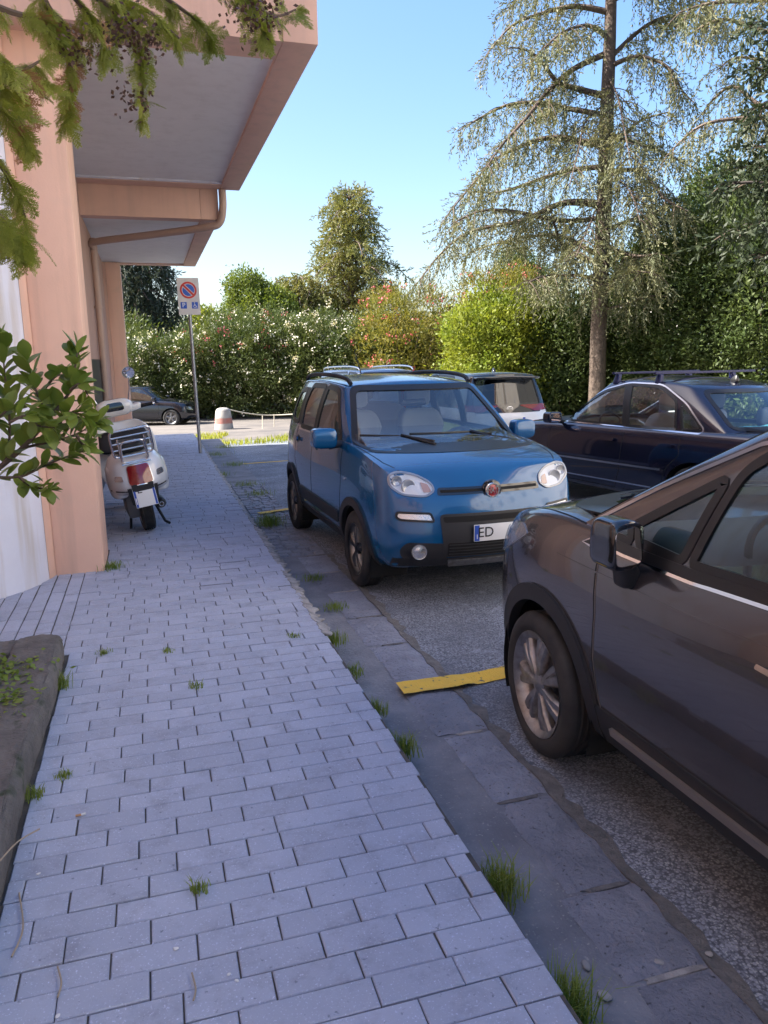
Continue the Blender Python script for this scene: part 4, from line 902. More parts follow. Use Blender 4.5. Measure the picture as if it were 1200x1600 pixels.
def asphalt_mat(name, c_lo, c_hi):
    m, n, b = nodes_of(name); ge = n.nodes.new('ShaderNodeNewGeometry')
    v = n.nodes.new('ShaderNodeTexVoronoi'); v.inputs['Scale'].default_value = 95; n.links.new(ge.outputs['Position'], v.inputs['Vector'])
    v2 = n.nodes.new('ShaderNodeTexVoronoi'); v2.inputs['Scale'].default_value = 210; n.links.new(ge.outputs['Position'], v2.inputs['Vector'])
    s1 = n.nodes.new('ShaderNodeSeparateColor'); n.links.new(v.outputs['Color'], s1.inputs[0]); s2 = n.nodes.new('ShaderNodeSeparateColor'); n.links.new(v2.outputs['Color'], s2.inputs[0])
    c = mix_rgb(n, ramp(n, s1.outputs[0], .15, 1.0), c_lo, c_hi); c = mix_rgb(n, ramp(n, s2.outputs[1], .75, 1.0), c, tuple(min(.6, x*1.5) for x in c_hi))
    c = mix_rgb(n, ramp(n, v.outputs['Distance'], .45, .75), c, tuple(x*.55 for x in c_lo))
    c = mix_rgb(n, ramp(n, noise(n, .9, 6, .65, 'World'), .40, .72), c, tuple(x*.62 for x in c_lo)); c = mix_rgb(n, ramp(n, noise(n, 5, 5, .7, 'World'), .58, .8), c, tuple(x*1.1 for x in c_hi))
    n.links.new(c, b.inputs['Base Color']); b.inputs['Roughness'].default_value = .85
    bump(n, b, v.outputs['Distance'], -.7, .008); MATS[name] = m; return m
asphalt_mat('asphalt', (.165, .18, .22), (.375, .405, .475))
pm('concrete_gutter', (.155, .16, .185), .85, col2=(.25, .255, .28), sc=3.5, bmp=.7, bsc=45, bdist=.012, speck=(80, .63, .72, (.33, .32, .31)))
pm('basalt', (.18, .19, .23), .6, col2=(.26, .27, .32), sc=5, bmp=1.0, bsc=28, bdist=.022, objrand=.22, speck=(60, .62, .75, (.05, .052, .06)))
pm('mortar', (.42, .40, .385), .9, col2=(.24, .23, .22), sc=14, bmp=.8, bsc=60, bdist=.012)
pm('mortar_dark', (.20, .19, .185), .9, col2=(.13, .125, .125), sc=20, bmp=1, bsc=60, bdist=.02)
pm('yellow_paint', (.90, .57, .06), .7, col2=(.80, .50, .08), sc=6, bmp=.8, bsc=110, bdist=.008, speck=(26, .62, .70, (.16, .14, .10)))
pm('kerb_stone', (.10, .092, .085), .85, col2=(.17, .155, .14), sc=6, bmp=.9, bsc=40, bdist=.015, speck=(9, .60, .72, (.05, .062, .035)))
pm('soil', (.055, .042, .030), .95, col2=(.12, .09, .062), sc=9, bmp=1, bsc=70, bdist=.03)
pm('lot_ground', (.11, .10, .095), .9, col2=(.20, .175, .155), sc=.8, bmp=.5, bsc=60, bdist=.01)
pm('lawn', (.075, .105, .03), .95, col2=(.16, .15, .06), sc=.9, bmp=1, bsc=25, bdist=.05)
def sheet(name, x0, x1, ys, dz, mat, nx=2, kind='structure'):
    V = []; F = []; xs = np.linspace(x0, x1, nx+1) if not isinstance(x0, (list, tuple)) else x0
    for y in ys:
        for x in xs: V.append((x, y, zg(y)+dz))
    m = len(xs)
    for i in range(len(ys)-1):
        for j in range(m-1): F.append((i*m+j, i*m+j+1, (i+1)*m+j+1, (i+1)*m+j))
    o = link(name, mk(V, F), mat); o['kind'] = kind; return o
sheet('ground', -700, 700, [-700, -60, 11, 30, 60, 900], -.03, MATS['lawn'])
sheet('parking_road', .94, 12.6, [-14, 3, 11, 18.6, 20, 24, 27.5, 29.0], 0, MATS['asphalt'], 6)
sheet('gravel_lot', -14, 11.4, [20.1, 24, 27.5, 30, 33.2], .006, MATS['lot_ground'], 6)
# sidewalk slab with its pavers
SWZ = .16; YE = 18.3
sw = box('sidewalk', -2.6, .925, -3, YE, -.15, SWZ-.008, MATS['joint_dirt']); sw['kind'] = 'structure'
def vis(p):
    d = Vector(p)-CAM; z = d.dot(CF)
    if z < .3: return None
    u = 600+FPX*d.dot(CR)/z; v = 800-FPX*d.dot(CU)/z
    return z if -60 < u < 1260 and -60 < v < 1660 else None
PV = []                                  # (cx, cy, length, width, rot90)
prow, L0, gap = .103, .235, .0035
y = .9-.103*38; k = -38
while y < YE-.05:
    def lim(yy): return -.545 if yy < 4.48 else -.585 if yy < 6.31 else -.435 if yy < 7.0 else -.67
    right = .918+random.uniform(-.012, .012); x = lim(y)
    off = (k % 2)*.5*L0+random.uniform(-.02, .02)+.02*math.sin(k*.7); x0 = lim(y)-random.random()*0+0
    edges = [x0]; c = math.floor((x0-off)/L0)*L0+off+L0
    while c < right-.03:
        if c-edges[-1] > .045: edges.append(c)
        c += L0*(random.choice([1, 1, 1, 1, 1, 1, 1, .5, 1.5]) if random.random() < .16 else 1)
    edges.append(right)
    for a, b in zip(edges, edges[1:]):
        PV.append(((a+b)/2, y+prow/2, b-a-gap, prow-gap, 0))
    y += prow; k += 1
for q in range(8):                        # courses laid the other way before the curved wall
    xx = -.585-.1*(q+.5); yy = 4.50+random.random()*.12
    while yy < 6.34:
        ll = L0*random.choice([1, 1, 1, .8]); yy2 = min(yy+ll, 6.36)
        if yy2-yy > .06: PV.append((xx, (yy+yy2)/2, yy2-yy-.006, .1-.008, 1))
        yy = yy2
def pv_mesh(bev=.0035):
    bm = bmesh.new(); add_box(bm, -.5, .5, -.5, .5, -.03, 0)
    me = bm_mesh(bm); return me
def paver_shape(l, w_):
    b = .0035; h0, h1 = -.03, 0
    V = [(-l/2, -w_/2, h0), (l/2, -w_/2, h0), (l/2, w_/2, h0), (-l/2, w_/2, h0), (-l/2, -w_/2, h1-b), (l/2, -w_/2, h1-b), (l/2, w_/2, h1-b), (-l/2, w_/2, h1-b),
         (-l/2+b, -w_/2+b, h1), (l/2-b, -w_/2+b, h1), (l/2-b, w_/2-b, h1), (-l/2+b, w_/2-b, h1)]
    F = [(0, 1, 5, 4), (1, 2, 6, 5), (2, 3, 7, 6), (3, 0, 4, 7), (4, 5, 9, 8), (5, 6, 10, 9), (6, 7, 11, 10), (7, 4, 8, 11), (8, 9, 10, 11)]
    return V, F
scored = [(vis((p[0], p[1], SWZ)), p) for p in PV]; near = sorted([(d, p) for d, p in scored if d], key=lambda t: t[0])
nset = {id(p) for d, p in near[:300]}; cache = {}; FV, FF, FR = [], [], []
for d, p in scored:
    cx, cy, l, w_, rot = p; dz = random.gauss(0, .0013); tx, ty = random.gauss(0, .006), random.gauss(0, .006); rz = random.gauss(0, .006)+(math.pi/2 if rot else 0)
    if id(p) in nset:
        key = (round(l/.01), rot)
        if key not in cache: V, F = paver_shape(key[0]*.01, w_); cache[key] = mk(V, F); cache[key].materials.append(MATS['paver'])
        o = bpy.data.objects.new('paver', cache[key]); COL.objects.link(o); o.parent = sw; o.location = (cx, cy, SWZ+dz); o.rotation_euler = (tx, ty, rz)
    else:
        V, F = paver_shape(l, w_); m = Matrix.Translation((cx, cy, SWZ+dz)) @ Matrix.Rotation(rz, 4, 'Z') @ Matrix.Rotation(tx, 4, 'X')
        b0 = len(FV); FV += [m @ Vector(v) for v in V]; FF += [tuple(b0+i for i in f) for f in F[4:]]; FR += [random.random()]*5
me = mk(FV, FF); a_ = me.attributes.new('rnd', 'FLOAT', 'FACE'); a_.data.foreach_set('value', FR)
o = link('far_pavers', me, MATS['paver'], sw); o['kind'] = 'stuff'
# crumbled mortar along the edge
def ragged(name, xa, xb, y0, y1, z0, z1, mat, parent, n=60, ja=.012, jb=.02, th=.01):
    V = []; F = []
    for i in range(n+1):
        y = y0+(y1-y0)*i/n; a = xa+random.uniform(-ja, ja); b = xb+random.uniform(-jb, jb)
        V += [(a, y, z0), (b, y, z1), (b, y, z1-th), (a, y, z0-th)]
    for i in range(n):
        q = i*4; F += [(q, q+1, q+5, q+4), (q+1, q+2, q+6, q+5), (q+3, q, q+4, q+7)]
    F += [(0, 3, 2, 1), (n*4, n*4+1, n*4+2, n*4+3)]
    return link(name, mk(V, F), mat, parent)
ragged('edge_mortar', .905, .965, 4.35, 7.6, SWZ+.003, SWZ-.012, MATS['mortar'], sw, 110, .012, .028)
ragged('edge_mortar', .905, .955, 7.7, 17.5, SWZ+.001, SWZ-.015, MATS['mortar'], sw, 140, .012, .02)
# gutter and basalt kerb stones
gut = box('gutter', .925, 1.50, -3, 18.4, -.1, .003, MATS['concrete_gutter']); gut['kind'] = 'structure'
yj = [-2.6, -2.0, -1.4, -.8, -.2, .42, 1.02, 1.62, 2.01, 2.585, 3.18, 3.74, 4.42, 4.98, 5.62, 6.2, 6.8]
for a, b in zip(yj, yj[1:]):
    q = .012; bm = bmesh.new(); nx_, ny_ = 5, 10
    x0_, x1_ = 1.215+random.uniform(-.02, .02), 1.487+random.uniform(-.012, .012); g = []
    for i in range(nx_+1):
        r_ = []
        for j in range(ny_+1):
            u_, v_ = i/nx_, j/ny_; ex = min(u_, 1-u_)*nx_; ey = min(v_, 1-v_)*ny_
            rnd_ = (.010 if ex == 0 or ey == 0 else 0)
            r_.append(bm.verts.new((x0_+(x1_-x0_)*u_+(random.uniform(-.005, .005) if ex == 0 else 0), a+q+(b-a-2*q)*v_+(random.uniform(-.006, .006) if ey == 0 else 0), .016-rnd_*1.1+random.uniform(-.003, .003))))
        g.append(r_)
    for i in range(nx_):
        for j in range(ny_): bm.faces.new((g[i][j], g[i+1][j], g[i+1][j+1], g[i][j+1]))
    link('kerb_stone', bm_mesh(bm), MATS['basalt'], gut, 60)
    ragged('joint_mortar', x0_+random.uniform(.02, .12), x1_-random.uniform(.0, .06), b-.010, b+.010, .008, .009, MATS[random.choice(['mortar', 'mortar_dark'])], gut, 3, .02, .02, .012)
V = []; F = []
yy = 6.85                                   # old setts further along the gutter
while yy < 17.6:
    w_ = random.uniform(.10, .15); xx = 1.03
    while xx < 1.46:
        l_ = random.uniform(.10, .17); x1_ = min(xx+l_, 1.49); h_ = .016+random.uniform(-.006, .008); b0 = len(V); e = .010
        V += [(xx+e, yy+e, 0), (x1_-e, yy+e, 0), (x1_-e, yy+w_-e, 0), (xx+e, yy+w_-e, 0), (xx+2*e, yy+2*e, h_), (x1_-2*e, yy+2*e, h_), (x1_-2*e, yy+w_-2*e, h_), (xx+2*e, yy+w_-2*e, h_)]
        F += [(b0, b0+1, b0+5, b0+4), (b0+1, b0+2, b0+6, b0+5), (b0+2, b0+3, b0+7, b0+6), (b0+3, b0, b0+4, b0+7), (b0+4, b0+5, b0+6, b0+7)]
        xx += l_
    yy += w_
V = [(a, b, c+zg(b)) for a, b, c in V]
o = link('setts', mk(V, F), MATS['basalt'], gut); o['kind'] = 'stuff'
ragged('asphalt_edge', 1.475, 1.535, -2.6, 6.8, .012, .004, MATS['mortar_dark'], gut, 130, .012, .03, .02)
def line_mark(pts, wd, name='yellow_line'):
    P2 = densify(pts, .05, False); V = []; F = []
    for i, p in enumerate(P2):
        t = (P2[min(i+1, len(P2)-1)]-P2[max(i-1, 0)]).normalized(); n = Vector((-t.y, t.x))
        zz = (.034 if p.x < 1.5 and p.y < 6.8 else .026 if p.x < 1.55 else .006)+zg(p.y)
        for s in (-.5, .5):
            j_ = random.uniform(-.007, .007); V.append((p.x+n.x*(s*wd+j_), p.y+n.y*(s*wd+j_), zz))
    for i in range(len(P2)-1): F.append((2*i, 2*i+2, 2*i+3, 2*i+1))
    o = link(name, mk(V, F), MATS['yellow_paint']); o['kind'] = 'structure'; return o
line_mark([(1.19, 3.72), (1.48, 3.72), (1.62, 3.765), (1.9, 3.80), (3.6, 3.93)], .15)
line_mark([(1.14, 8.93), (1.5, 9.06), (3.6, 9.5)], .10)
line_mark([(1.22, 14.2), (2.4, 14.4), (3.8, 14.6)], .09)
# lawn and verge
def blades(name, pts, h, w_, mat, parent=None, lean=.5, kind=None):
    n = len(pts); P = np.array(pts); hh = h*rng.uniform(.5, 1.15, n); az = rng.uniform(0, 2*np.pi, n); ln = rng.uniform(.05, lean, n)*hh
    d = np.stack([np.cos(az), np.sin(az)], -1); s = np.stack([-np.sin(az), np.cos(az)], -1); ww = w_*rng.uniform(.6, 1.2, n)
    V = np.zeros((n, 5, 3)); V[:, 0, :2] = P[:, :2]-s*ww[:, None]*.5; V[:, 1, :2] = P[:, :2]+s*ww[:, None]*.5
    m = P[:, :2]+d*(ln*.35)[:, None]; V[:, 2, :2] = m+s*ww[:, None]*.42; V[:, 3, :2] = m-s*ww[:, None]*.42; V[:, 4, :2] = P[:, :2]+d*ln[:, None]
    V[:, 0, 2] = V[:, 1, 2] = P[:, 2]; V[:, 2, 2] = V[:, 3, 2] = P[:, 2]+hh*.6; V[:, 4, 2] = P[:, 2]+hh*.95
    b = np.arange(n)*5; F = [tuple(q) for q in np.stack([b, b+1, b+2, b+3], -1).tolist()]+[tuple(q) for q in np.stack([b+3, b+2, b+4], -1).tolist()]
    me = mk(V.reshape(-1, 3), F); a_ = me.attributes.new('rnd', 'FLOAT', 'FACE'); r = rng.random(n); a_.data.foreach_set('value', np.concatenate([r, r]))
    o = link(name, me, mat, parent)
    if kind: o['kind'] = kind
    return o
leafmat('grass', (.14, .23, .04), (.25, .33, .08), .4); leafmat('grass_sun', (.20, .28, .03), (.36, .38, .07), .45); leafmat('grass_dry', (.13, .15, .04), (.24, .21, .08), .3)
pts = []
for i in range(5200):
    x, y_ = rng.uniform(.55, 5.2), rng.uniform(18.5, 23.5)
    if y_ < 18.9+(.5*math.sin(x*2.1)+.5)*1.0+(x-.6)*.28 and y_ > 18.45+(x-.6)*.10: pts.append((x, y_, zg(y_)))
    if abs(x-1.2-.25*(y_-20.5)) < .45 and y_ < 22.6: pts.append((x, y_, zg(y_)))
blades('verge_grass', pts, .15, .02, MATS['grass_sun'], None, .6, 'stuff')
pts = [(x, y_, zg(y_)-.03) for x, y_ in zip(rng.uniform(12.4, 22, 9000), rng.uniform(14, 30, 9000))]
blades('lawn_grass', pts, .10, .03, MATS['grass_dry'], None, .6, 'stuff')
# ---------------------------------------------------------------- building on the left
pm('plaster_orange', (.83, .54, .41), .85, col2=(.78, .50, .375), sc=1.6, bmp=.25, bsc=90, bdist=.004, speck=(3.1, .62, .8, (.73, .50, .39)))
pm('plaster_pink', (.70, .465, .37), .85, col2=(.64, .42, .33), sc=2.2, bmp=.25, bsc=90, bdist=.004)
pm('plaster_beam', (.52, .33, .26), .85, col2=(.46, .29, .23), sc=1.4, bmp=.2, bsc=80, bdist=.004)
pm('soffit_paint', (.80, .79, .78), .85, col2=(.74, .73, .72), sc=.9, bmp=.1, bsc=60, bdist=.003)
m_, n_, b_ = nodes_of('plaster_white')          # white wall, rain-streaked towards its foot
cw = mix_rgb(n_, ramp(n_, noise(n_, 2.0, 5, .6, 'World'), .35, .7), (.70, .71, .79), (.62, .63, .71))
ge = n_.nodes.new('ShaderNodeNewGeometry'); mp = n_.nodes.new('ShaderNodeMapping'); mp.inputs['Scale'].default_value = (9, 9, .8); n_.links.new(ge.outputs['Position'], mp.inputs[0])
tx_ = n_.nodes.new('ShaderNodeTexNoise'); tx_.inputs['Scale'].default_value = 1; tx_.inputs['Detail'].default_value = 5; n_.links.new(mp.outputs[0], tx_.inputs['Vector'])
cw = mix_rgb(n_, ramp(n_, tx_.outputs['Fac'], .50, .72), cw, (.54, .50, .47))
n_.links.new(cw, b_.inputs['Base Color']); b_.inputs['Roughness'].default_value = .85; bump(n_, b_, noise(n_, 70, 5, .6, 'World'), .25, .004); MATS['plaster_white'] = m_
pm('door_dark', (.02, .022, .03), .4); pm('pipe_paint', (.44, .31, .25), .6)
def drip(name, amount, col):
    m = MATS[name]; n = m.node_tree; b = n.nodes['Principled BSDF']; src = b.inputs['Base Color'].links[0].from_socket
    ge = n.nodes.new('ShaderNodeNewGeometry'); mp = n.nodes.new('ShaderNodeMapping'); mp.inputs['Scale'].default_value = (7, 7, .45); n.links.new(ge.outputs['Position'], mp.inputs[0])
    t = n.nodes.new('ShaderNodeTexNoise'); t.inputs['Scale'].default_value = 1; t.inputs['Detail'].default_value = 7; t.inputs['Roughness'].default_value = .65; n.links.new(mp.outputs[0], t.inputs['Vector'])
    f = n.nodes.new('ShaderNodeMath'); f.operation = 'MULTIPLY'; f.inputs[1].default_value = amount; n.links.new(ramp(n, t.outputs['Fac'], .48, .72), f.inputs[0])
    n.links.new(mix_rgb(n, f.outputs[0], src, col), b.inputs['Base Color'])
drip('plaster_orange', .45, (.50, .33, .25)); drip('plaster_pink', .4, (.46, .33, .28)); drip('soffit_paint', .35, (.58, .56, .54))
bld = empty('building', (-1.2, 11, SWZ)); tag(bld, 'orange plastered building with overhanging canopies and pillars along the sidewalk', 'building')
def pb(name, *a, **k):
    o = box(name, *a, **k); o.parent = bld; o.matrix_parent_inverse = Matrix.Translation((1.2, -11, -SWZ)); return o
def adopt(o): o.parent = bld; o.matrix_parent_inverse = Matrix.Translation((1.2, -11, -SWZ)); return o
ZA, ZB = 4.05, 3.67
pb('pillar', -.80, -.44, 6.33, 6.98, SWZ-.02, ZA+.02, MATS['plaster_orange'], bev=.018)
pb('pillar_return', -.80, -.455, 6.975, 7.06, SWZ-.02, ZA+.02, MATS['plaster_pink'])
for nm_, m_w, r_w, a_0, a_1 in (('curved_wall', 'plaster_white', 1.02, -150, -19), ('curved_wall_edge', 'plaster_pink', 1.024, -19.3, 6)):
    cw_ = lathe(nm_, [(r_w, SWZ-.02), (r_w, ZA+.02)], MATS[m_w], None, 40, 'Z', 180, R_(a_0), R_(a_1)); adopt(cw_); cw_.location = (-1.8, 6.55, 0)
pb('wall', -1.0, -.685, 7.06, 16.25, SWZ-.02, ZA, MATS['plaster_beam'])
pb('door', -.684, -.665, 9.6, 12.6, SWZ, 1.84, MATS['door_dark'])
pb('pale_strip', -.684, -.64, 13.6, 14.0, SWZ, ZB, MATS['plaster_pink'], bev=.01)
pb('pillar', -.63, -.365, 16.3, 16.95, SWZ-.02, ZB+.02, MATS['plaster_orange'], bev=.012)
pb('pale_strip', -.70, -.632, 16.26, 16.5, SWZ, ZB, MATS['plaster_pink'])  # paler colour stands in for light reflected along the pillar edge
# first canopy
pb('canopy_beam', 1.11, 1.37, 6.05, 11.15, ZA, 5.35, MATS['plaster_pink'], bev=.01)
pb('canopy_beam', -2.6, 1.108, 6.06, 6.42, ZA+.003, 5.345, MATS['plaster_pink'])
pb('canopy_beam', -1.0, 1.108, 10.86, 11.14, ZA+.003, 5.345, MATS['plaster_pink'])
pb('soffit', -2.6, 1.12, 6.40, 10.88, ZA+.035, ZA+.12, MATS['soffit_paint'])
pb('soffit_trim', -.9, 1.106, 10.80, 10.858, ZA+.012, ZA+.034, MATS['plaster_white'])
# second, lower canopy
pb('canopy_beam', .84, 1.08, 11.17, 16.6, ZB, 4.5, MATS['plaster_pink'], bev=.008)
pb('canopy_beam', -.72, .838, 11.17, 11.40, ZB+.003, 4.5, MATS['plaster_pink'])
pb('canopy_beam', -.72, .838, 16.4, 16.59, ZB+.003, 4.5, MATS['plaster_pink'])
pb('soffit', -.72, .85, 11.38, 16.42, ZB+.03, ZB+.10, MATS['soffit_paint'])
adopt(tube('drainpipe', spline([(1.13, 11.08, 4.04), (1.13, 11.10, 3.82), (1.08, 11.16, 3.63), (.90, 11.26, 3.58), (.2, 11.75, 3.54), (-.58, 12.3, 3.50), (-.62, 12.38, 3.44), (-.62, 12.42, 3.3), (-.62, 12.42, .3)], 6), .05, MATS['pipe_paint'], None, 12))
for zz in (1.2, 2.6): adopt(lathe('pipe_bracket', [(.05, -.02), (.062, -.02), (.062, .02), (.05, .02)], MATS['pipe_paint'], None, 16, 'Z')).location = (-.62, 12.42, zz)
# upper storeys and the wall behind the planting (out of the picture, they shade the street and show in the cars)
pb('upper_storey', -11, -3.2, 4.6, 19.4, 5.36, 9.9, MATS['plaster_orange'])
pb('upper_storey', -11, -3.2, -16, 4.6, 5.0, 9.9, MATS['plaster_orange'])
pb('lower_wall', -11, -2.6, -16, 5.9, SWZ, 5.0, MATS['plaster_orange'])
for q in range(4):
    pb('wall_panel', -2.598, -2.57, -13+4.4*q, -10.6+4.4*q, .5, 3.6, MATS['plaster_white'])
    for z0 in (6.2, 8.0):
        wn = pb('window', -3.2+.002, -3.17, -12.6+4.4*q, -11.0+4.4*q, z0, z0+1.5, MATS['door_dark'])
# sunlit block on the other side of the road, behind and to the right of the camera: added to bounce warm light into the shade, also reflected in the cars
pm('shutter', (.42, .36, .30), .7)
ob = empty('cream_bounce_block', (15.5, -9, 0)); tag(ob, 'unseen cream block out of the picture to the right, added to bounce warm light into the shade', 'building')
box('wall', -4, 4, -15, 15, -.1, 12.5, pm('plaster_cream', (.74, .68, .61), .85, col2=(.69, .63, .57), sc=1.2, bmp=.2, bsc=60, bdist=.004), ob); box('roof', -4.3, 4.3, -15.3, 15.3, 12.5, 12.8, MATS['plaster_pink'], ob)
for yy_ in np.arange(-13.2, 14, 3.3):
    for z0 in (1.0, 4.1, 7.1, 10.2):
        f = box('window', -4.05, -3.99, yy_-.6, yy_+.6, z0, z0+1.5, MATS['plaster_white'], ob); box('pane', -4.07, -4.04, yy_-.52, yy_+.52, z0+.08, z0+1.42, MATS['shutter'], f)
# ---------------------------------------------------------------- planter
def rough(me, a):
    c = np.array([v.co[:] for v in me.vertices]); d = np.zeros(len(c))
    for f_, k_ in ((9, 1), (23, .6), (51, .4)): d += k_*np.sin(c[:, 0]*f_*1.3+c[:, 1]*f_+c[:, 2]*f_*.7)*np.cos(c[:, 1]*f_*.8-c[:, 0]*f_)
    c[:, 2] += a*(d+rng.normal(0, .25, len(c))); c[:, 0] += a*.6*rng.normal(0, .5, len(c)); me.vertices.foreach_set('co', c.ravel()); me.update(); return me
pl = empty('planter', (-.9, 3, SWZ)); tag(pl, 'low stone-edged planting bed with weeds at the lower left', 'planter')
def plp(o): o.parent = pl; o.matrix_parent_inverse = Matrix.Translation((.9, -3, -SWZ)); return o
V, F, _ = lattice(10, 4, 4, lambda i, j, k: (-.555-[.25, .20, .03, 0][j]-(.0 if j < 2 else .012*math.sin(i*1.9))-(.03 if k == 3 and j == 3 else 0), [4.52, 4.40, 4.1, 3.6, 3.1, 2.6, 2.1, 1.6, 1.0, .3][i]-(.10 if i == 0 and j in (0, 3) else 0), SWZ+[-.02, .06, .115, .135][k]+.006*math.sin(i*2.3+j)))
plp(link('kerb', rough(lat_mesh(V, F, 3), .005), MATS['kerb_stone'], None, 50))
V, F, _ = lattice(4, 7, 4, lambda i, j, k: (-.79-[1.6, 1.3, 1.0, .7, .4, .1, 0][j], 4.50-[0, .03, .18, .21][i], SWZ+[-.02, .06, .105, .125][k]+.006*math.sin(i*2.3+j)))
plp(link('kerb', rough(lat_mesh(V, F, 3), .005), MATS['kerb_stone'], None, 50))
V = []; F = []
for i in range(25):
    for j in range(45): V.append((-2.6+1.82*i/24, .3+4.0*j/44, SWZ+.075+.022*math.sin(i*1.3+j*.7)+random.uniform(-.012, .012)))
for i in range(24):
    for j in range(44): F.append((i*45+j, (i+1)*45+j, (i+1)*45+j+1, i*45+j+1))
plp(link('soil', mk(V, F), MATS['soil'], None, 180))
# ---------------------------------------------------------------- no-parking sign
pm('sign_white', (.70, .66, .62), .45, col2=(.62, .58, .55), sc=7); pm('sign_red', (.55, .02, .015), .4); pm('sign_blue', (.012, .09, .48), .4); pm('galvanised', (.42, .43, .45), .45, .8, col2=(.32, .33, .34), sc=20)
sg = empty('parking_sign', (.815, 14.24, SWZ)); tag(sg, 'no-parking sign with disabled parking symbols on a thin grey pole', 'sign')
sg.rotation_euler = (0, R_(-.8), R_(4))
tube('pole', [(0, 0, 0), (0, 0, 3.0)], .03, MATS['galvanised'], sg, 14)
pan = prism('panel', rounded([(-.185, 2.43), (.185, 2.43), (.185, 3.05), (-.185, 3.05)], .02), -.045, -.033, MATS['sign_white'], sg, 'XZ')
def disc(name, r0, r1, cx, cz, y0, y1, mat, n=36):
    V, F = lathe_me([(r0, y0), (r1, y0), (r1, y1), (r0, y1), (r0, y0)], n); return link(name, mk([(a+cx, b, c+cz) for a, b, c in V], F), mat, pan)
disc('sign_disc', 0.0005, .118, 0, 2.845, -.048, -.0455, MATS['sign_blue']); disc('sign_ring', .110, .142, 0, 2.845, -.0495, -.0455, MATS['sign_red']); disc('sign_line', .100, .110, 0, 2.845, -.0488, -.0455, MATS['sign_white'])
bm = bmesh.new(); add_box(bm, -.016, .016, -.0505, -.0475, -.115, .115, 0, Matrix.Translation((0, 0, 2.845)) @ Matrix.Rotation(R_(-45), 4, 'Y')); link('sign_bar', bm_mesh(bm), MATS['sign_red'], pan)
for w__ in (-.023, .023):
    bm = bmesh.new(); add_box(bm, w__-.005, w__+.005, -.0492, -.0470, -.102, .102, 0, Matrix.Translation((0, 0, 2.845)) @ Matrix.Rotation(R_(-45), 4, 'Y')); link('sign_bar_edge', bm_mesh(bm), MATS['sign_white'], pan)
for cx in (-.095, .095): box('sign_square', cx-.052, cx+.052, -.0480, -.0455, 2.535, 2.645, MATS['sign_blue'], pan)
t = link('sign_letter', text_me('P', .11, .0008), MATS['plate_white'], pan); t.matrix_local = Matrix.Translation((-.095, -.0492, 2.59)) @ Matrix.Rotation(R_(90), 4, 'X')
V = []; F = []
tube_vf([(.088, -.049, 2.62), (.088, -.049, 2.585), (.112, -.049, 2.582), (.120, -.049, 2.558), (.132, -.049, 2.560)], .006, 6, V, F)
tube_vf([(.095+.022*math.cos(a)-.004, -.049, 2.572+.022*math.sin(a)) for a in np.linspace(R_(120), R_(330), 14)], .0045, 6, V, F)
tube_vf([(.088, -.049, 2.628), (.088, -.049, 2.638)], .008, 8, V, F); tube_vf([(.088, -.049, 2.602), (.106, -.049, 2.600)], .005, 6, V, F)
link('sign_wheelchair_symbol', mk(V, F), MATS['plate_white'], pan)
for zz in (2.55, 2.93): lathe('pole_clamp', [(.03, -.015), (.036, -.015), (.036, .015), (.03, .015)], MATS['galvanised'], sg, 16, 'Z').location = (0, 0, zz)
# ---------------------------------------------------------------- concrete bollard with rope
pm('bollard_concrete', (.42, .40, .37), .85, col2=(.32, .30, .28), sc=5, bmp=.4, bsc=40, bdist=.01); pm('bollard_red', (.42, .15, .12), .7, col2=(.36, .20, .17), sc=8); pm('rope', (.55, .50, .40), .9)
bp = at(350, 668, z=zg(23)); bo = empty('concrete_bollard', (bp.x, bp.y, zg(bp.y))); tag(bo, 'white tapered concrete bollard with a faded red band', 'bollard')
lathe('bollard_body', [(0, -.02), (.30, -.02), (.30, .05), (.285, .19), (.282, .20)], MATS['bollard_concrete'], bo, 28, 'Z'); lathe('red_band', [(.286, .20), (.270, .37)], MATS['bollard_red'], bo, 28, 'Z')
lathe('bollard_top', [(.266, .37), (.235, .60), (.20, .655), (.12, .69), (0, .70)], MATS['bollard_concrete'], bo, 28, 'Z')
e2 = at(475, 657, z=zg(24)+.35); stake = Vector((e2.x+2.2, e2.y+1.0, zg(e2.y)))
tag(tube('rope_barrier', spline([(bp.x, bp.y, zg(bp.y)+.68), (bp.x+.9, bp.y+.3, zg(bp.y)+.45), (bp.x+2.0, bp.y+.8, zg(bp.y)+.34), (stake.x, stake.y, stake.z+.55)], 6), .018, MATS['rope']), 'pale rope sagging from the red-banded bollard towards the lot', 'rope')
for q, (u_, v_) in enumerate(((410, 668), (428, 664))):
    pp = at(u_, v_, z=zg(23)); tag(tube('metal_stake', [(pp.x, pp.y, zg(pp.y)-.05), (pp.x+.02, pp.y, zg(pp.y)+.42)], .014, MATS['rope'], None, 6), ('thin stake under the rope, the one nearer the bollard', 'thin stake under the rope, the one farther from the bollard')[q], 'stake', 'rope stakes')
tag(tube('rope_post', [(stake.x, stake.y, stake.z-.05), (stake.x, stake.y, stake.z+.6)], .025, MATS['galvanised'], None, 8), 'short metal post holding the far end of the rope', 'post')
